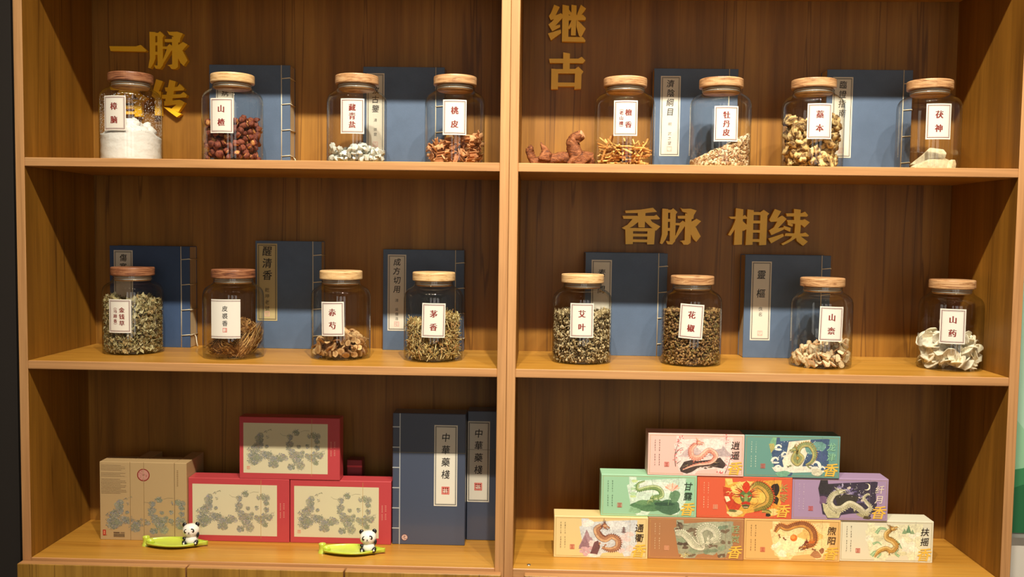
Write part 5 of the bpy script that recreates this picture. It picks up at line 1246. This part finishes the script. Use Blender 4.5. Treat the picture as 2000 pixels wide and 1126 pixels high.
# ------------------------------------------------------------------ panda incense dishes
M['lime'] = mat('lime_glaze', lin((190, 204, 70)), .22, .5, coat=.4)
M['panda_white'] = mat('panda_white', lin((238, 234, 222)), .3, .5, coat=.3)
M['panda_black'] = mat('panda_black', lin((24, 22, 22)), .28, .5, coat=.3)
def panda_dish(label, x, y):
    t = thing('incense_dish', label, 'incense holder', (x, y, S3), 0, 'panda incense dishes')
    # boat-shaped leaf dish: upper and lower surface with a rolled rim
    nt, ns = 26, 10; L0, L1 = -.0565, .0690; mb = MB(); V = []; F = []
    def hw(q): return .0008 + .0290 * (math.sin(math.pi * min(1, q * .93 + .085)) ** (.58 + .55 * q * q)) * (1 - .2 * q ** 6)
    def row(q, under):
        x_ = L0 + (L1 - L0) * q; w_ = hw(q); out = []
        rim = .0105 + .0022 * (2 * q - 1) ** 2 * (1 if q > .5 else .4)
        for j in range(ns + 1):
            s_ = 2 * j / ns - 1; dpt_ = .0052 + (rim - .0052) * abs(s_) ** 2.6
            if not under: out.append((x_, s_ * w_ * .93, dpt_))
            else: out.append((x_, s_ * w_ * (1.0 if abs(s_) > .99 else .93), max(0.0004, (dpt_ - .0048) if abs(s_) < .99 else rim - .0016) if abs(s_) < .6 or abs(s_) > .99 else max(.0004, dpt_ - .0042)))
        if under and q > .72:
            e_ = ((q - .72) / .28) ** 1.5; up_ = row(q, False); out = [(a_, b_, c_ + (d_[2] - .0016 - c_) * e_) for (a_, b_, c_), d_ in zip(out, up_)]
        return out
    n1 = ns + 1
    for un in (False, True):
        for i in range(nt + 1): V += row(i / nt, un)
    off = (nt + 1) * n1
    for i in range(nt):
        for j in range(ns):
            a = i * n1 + j; F.append((a, a + n1, a + n1 + 1, a + 1)); b = off + a; F.append((b, b + 1, b + n1 + 1, b + n1))
        for j in (0, ns): a = i * n1 + j; F.append((a, off + a, off + a + n1, a + n1))
    for i in (0, nt):
        for j in range(ns): a = i * n1 + j; F.append((a, a + 1, off + a + 1, off + a))
    mb.add(V, F); mb.build('leaf_dish', M['lime'], t, True)
    mb = MB(); mb.lathe([(.0088, 0), (.0082, .002), (.0068, .0058), (.0062, .0085), (.0066, .013), (.0074, .0178), (.0073, .0188), (.0056, .0188), (.0050, .0178), (.0046, .0150), (.0005, .0148)], 24, c=(-.0610, 0, 0))
    st = mb.build('bamboo_stem', M['lime'], t, True)
    mb = MB(); mb.tube([(-.0590, 0, .011), (-.050, 0, .0085), (-.044, 0, .0065)], [.0062, .0052, .002], 12); mb.build('stem_joint', M['lime'], st, True)
    # sitting panda
    px = .0355; tilt = -.10
    mb = MB(); mb.lathe([(.0005, 0), (.0075, .0004), (.0112, .003), (.0124, .0075), (.0116, .0118), (.0098, .0145), (.0102, .0156), (.0138, .0190), (.0152, .0240), (.0148, .0290), (.0122, .0338), (.0078, .0366), (.0005, .0376)], 28)
    p = mb.build('panda', M['panda_white'], t, True, (px, -.001, .0052), (0, 0, 0)); p.scale = (1.12, 1.0, 1.14); p.rotation_euler = (-.06, tilt * .6, 0.05)
    def sub(name, c, r, m_, rot=None, seg=14):
        q = MB(); q.ball(c, r, seg=seg, rings=9, rot=rot); return q.build(name, M[m_], p, True)
    for s_ in (-1, 1):
        sub('ear', (s_ * .0118, .001, .0352), (.0044, .003, .0046), 'panda_black')
        sub('eye_patch', (s_ * .0062, -.0128, .0268 + .0004 * s_), (.0034, .0018, .0042), 'panda_black', Euler((0, s_ * -.5, 0)).to_matrix())
        sub('eye', (s_ * .0057, -.0143, .0270), (.0017, .0008, .0019), 'panda_white')
        sub('foot', (s_ * .0108, -.0098, .0040), (.0040, .0044, .0058), 'panda_black', Euler((-.2, s_ * .45, 0)).to_matrix())
        sub('foot_pad', (s_ * .0108, -.0138, .0042), (.0016, .0008, .0020), 'panda_white')
    sub('arm', (-.0112, -.0055, .0118), (.0042, .0036, .0030), 'panda_black', Euler((0, .5, 0)).to_matrix())
    sub('arm', (.0135, -.0050, .0172), (.0026, .0034, .0052), 'panda_black', Euler((0, .25, 0)).to_matrix())
    sub('nose', (0, -.0153, .0236), (.0013, .0009, .0009), 'panda_black')
    q = MB(); q.tube([(-.0026, -.0150, .0208), (-.0014, -.0154, .0202), (0, -.0156, .0214), (.0014, -.0154, .0202), (.0026, -.0150, .0208)], .00026, 5); q.build('mouth', M['panda_black'], p, True)
    return t
a = at(341, 1070, .082); panda_dish('green leaf dish with sitting panda in front of the tan cartons', a[0], .085)
a = at(687, 1082, .066); panda_dish('green leaf dish with sitting panda in front of the second red box', a[0], .066)
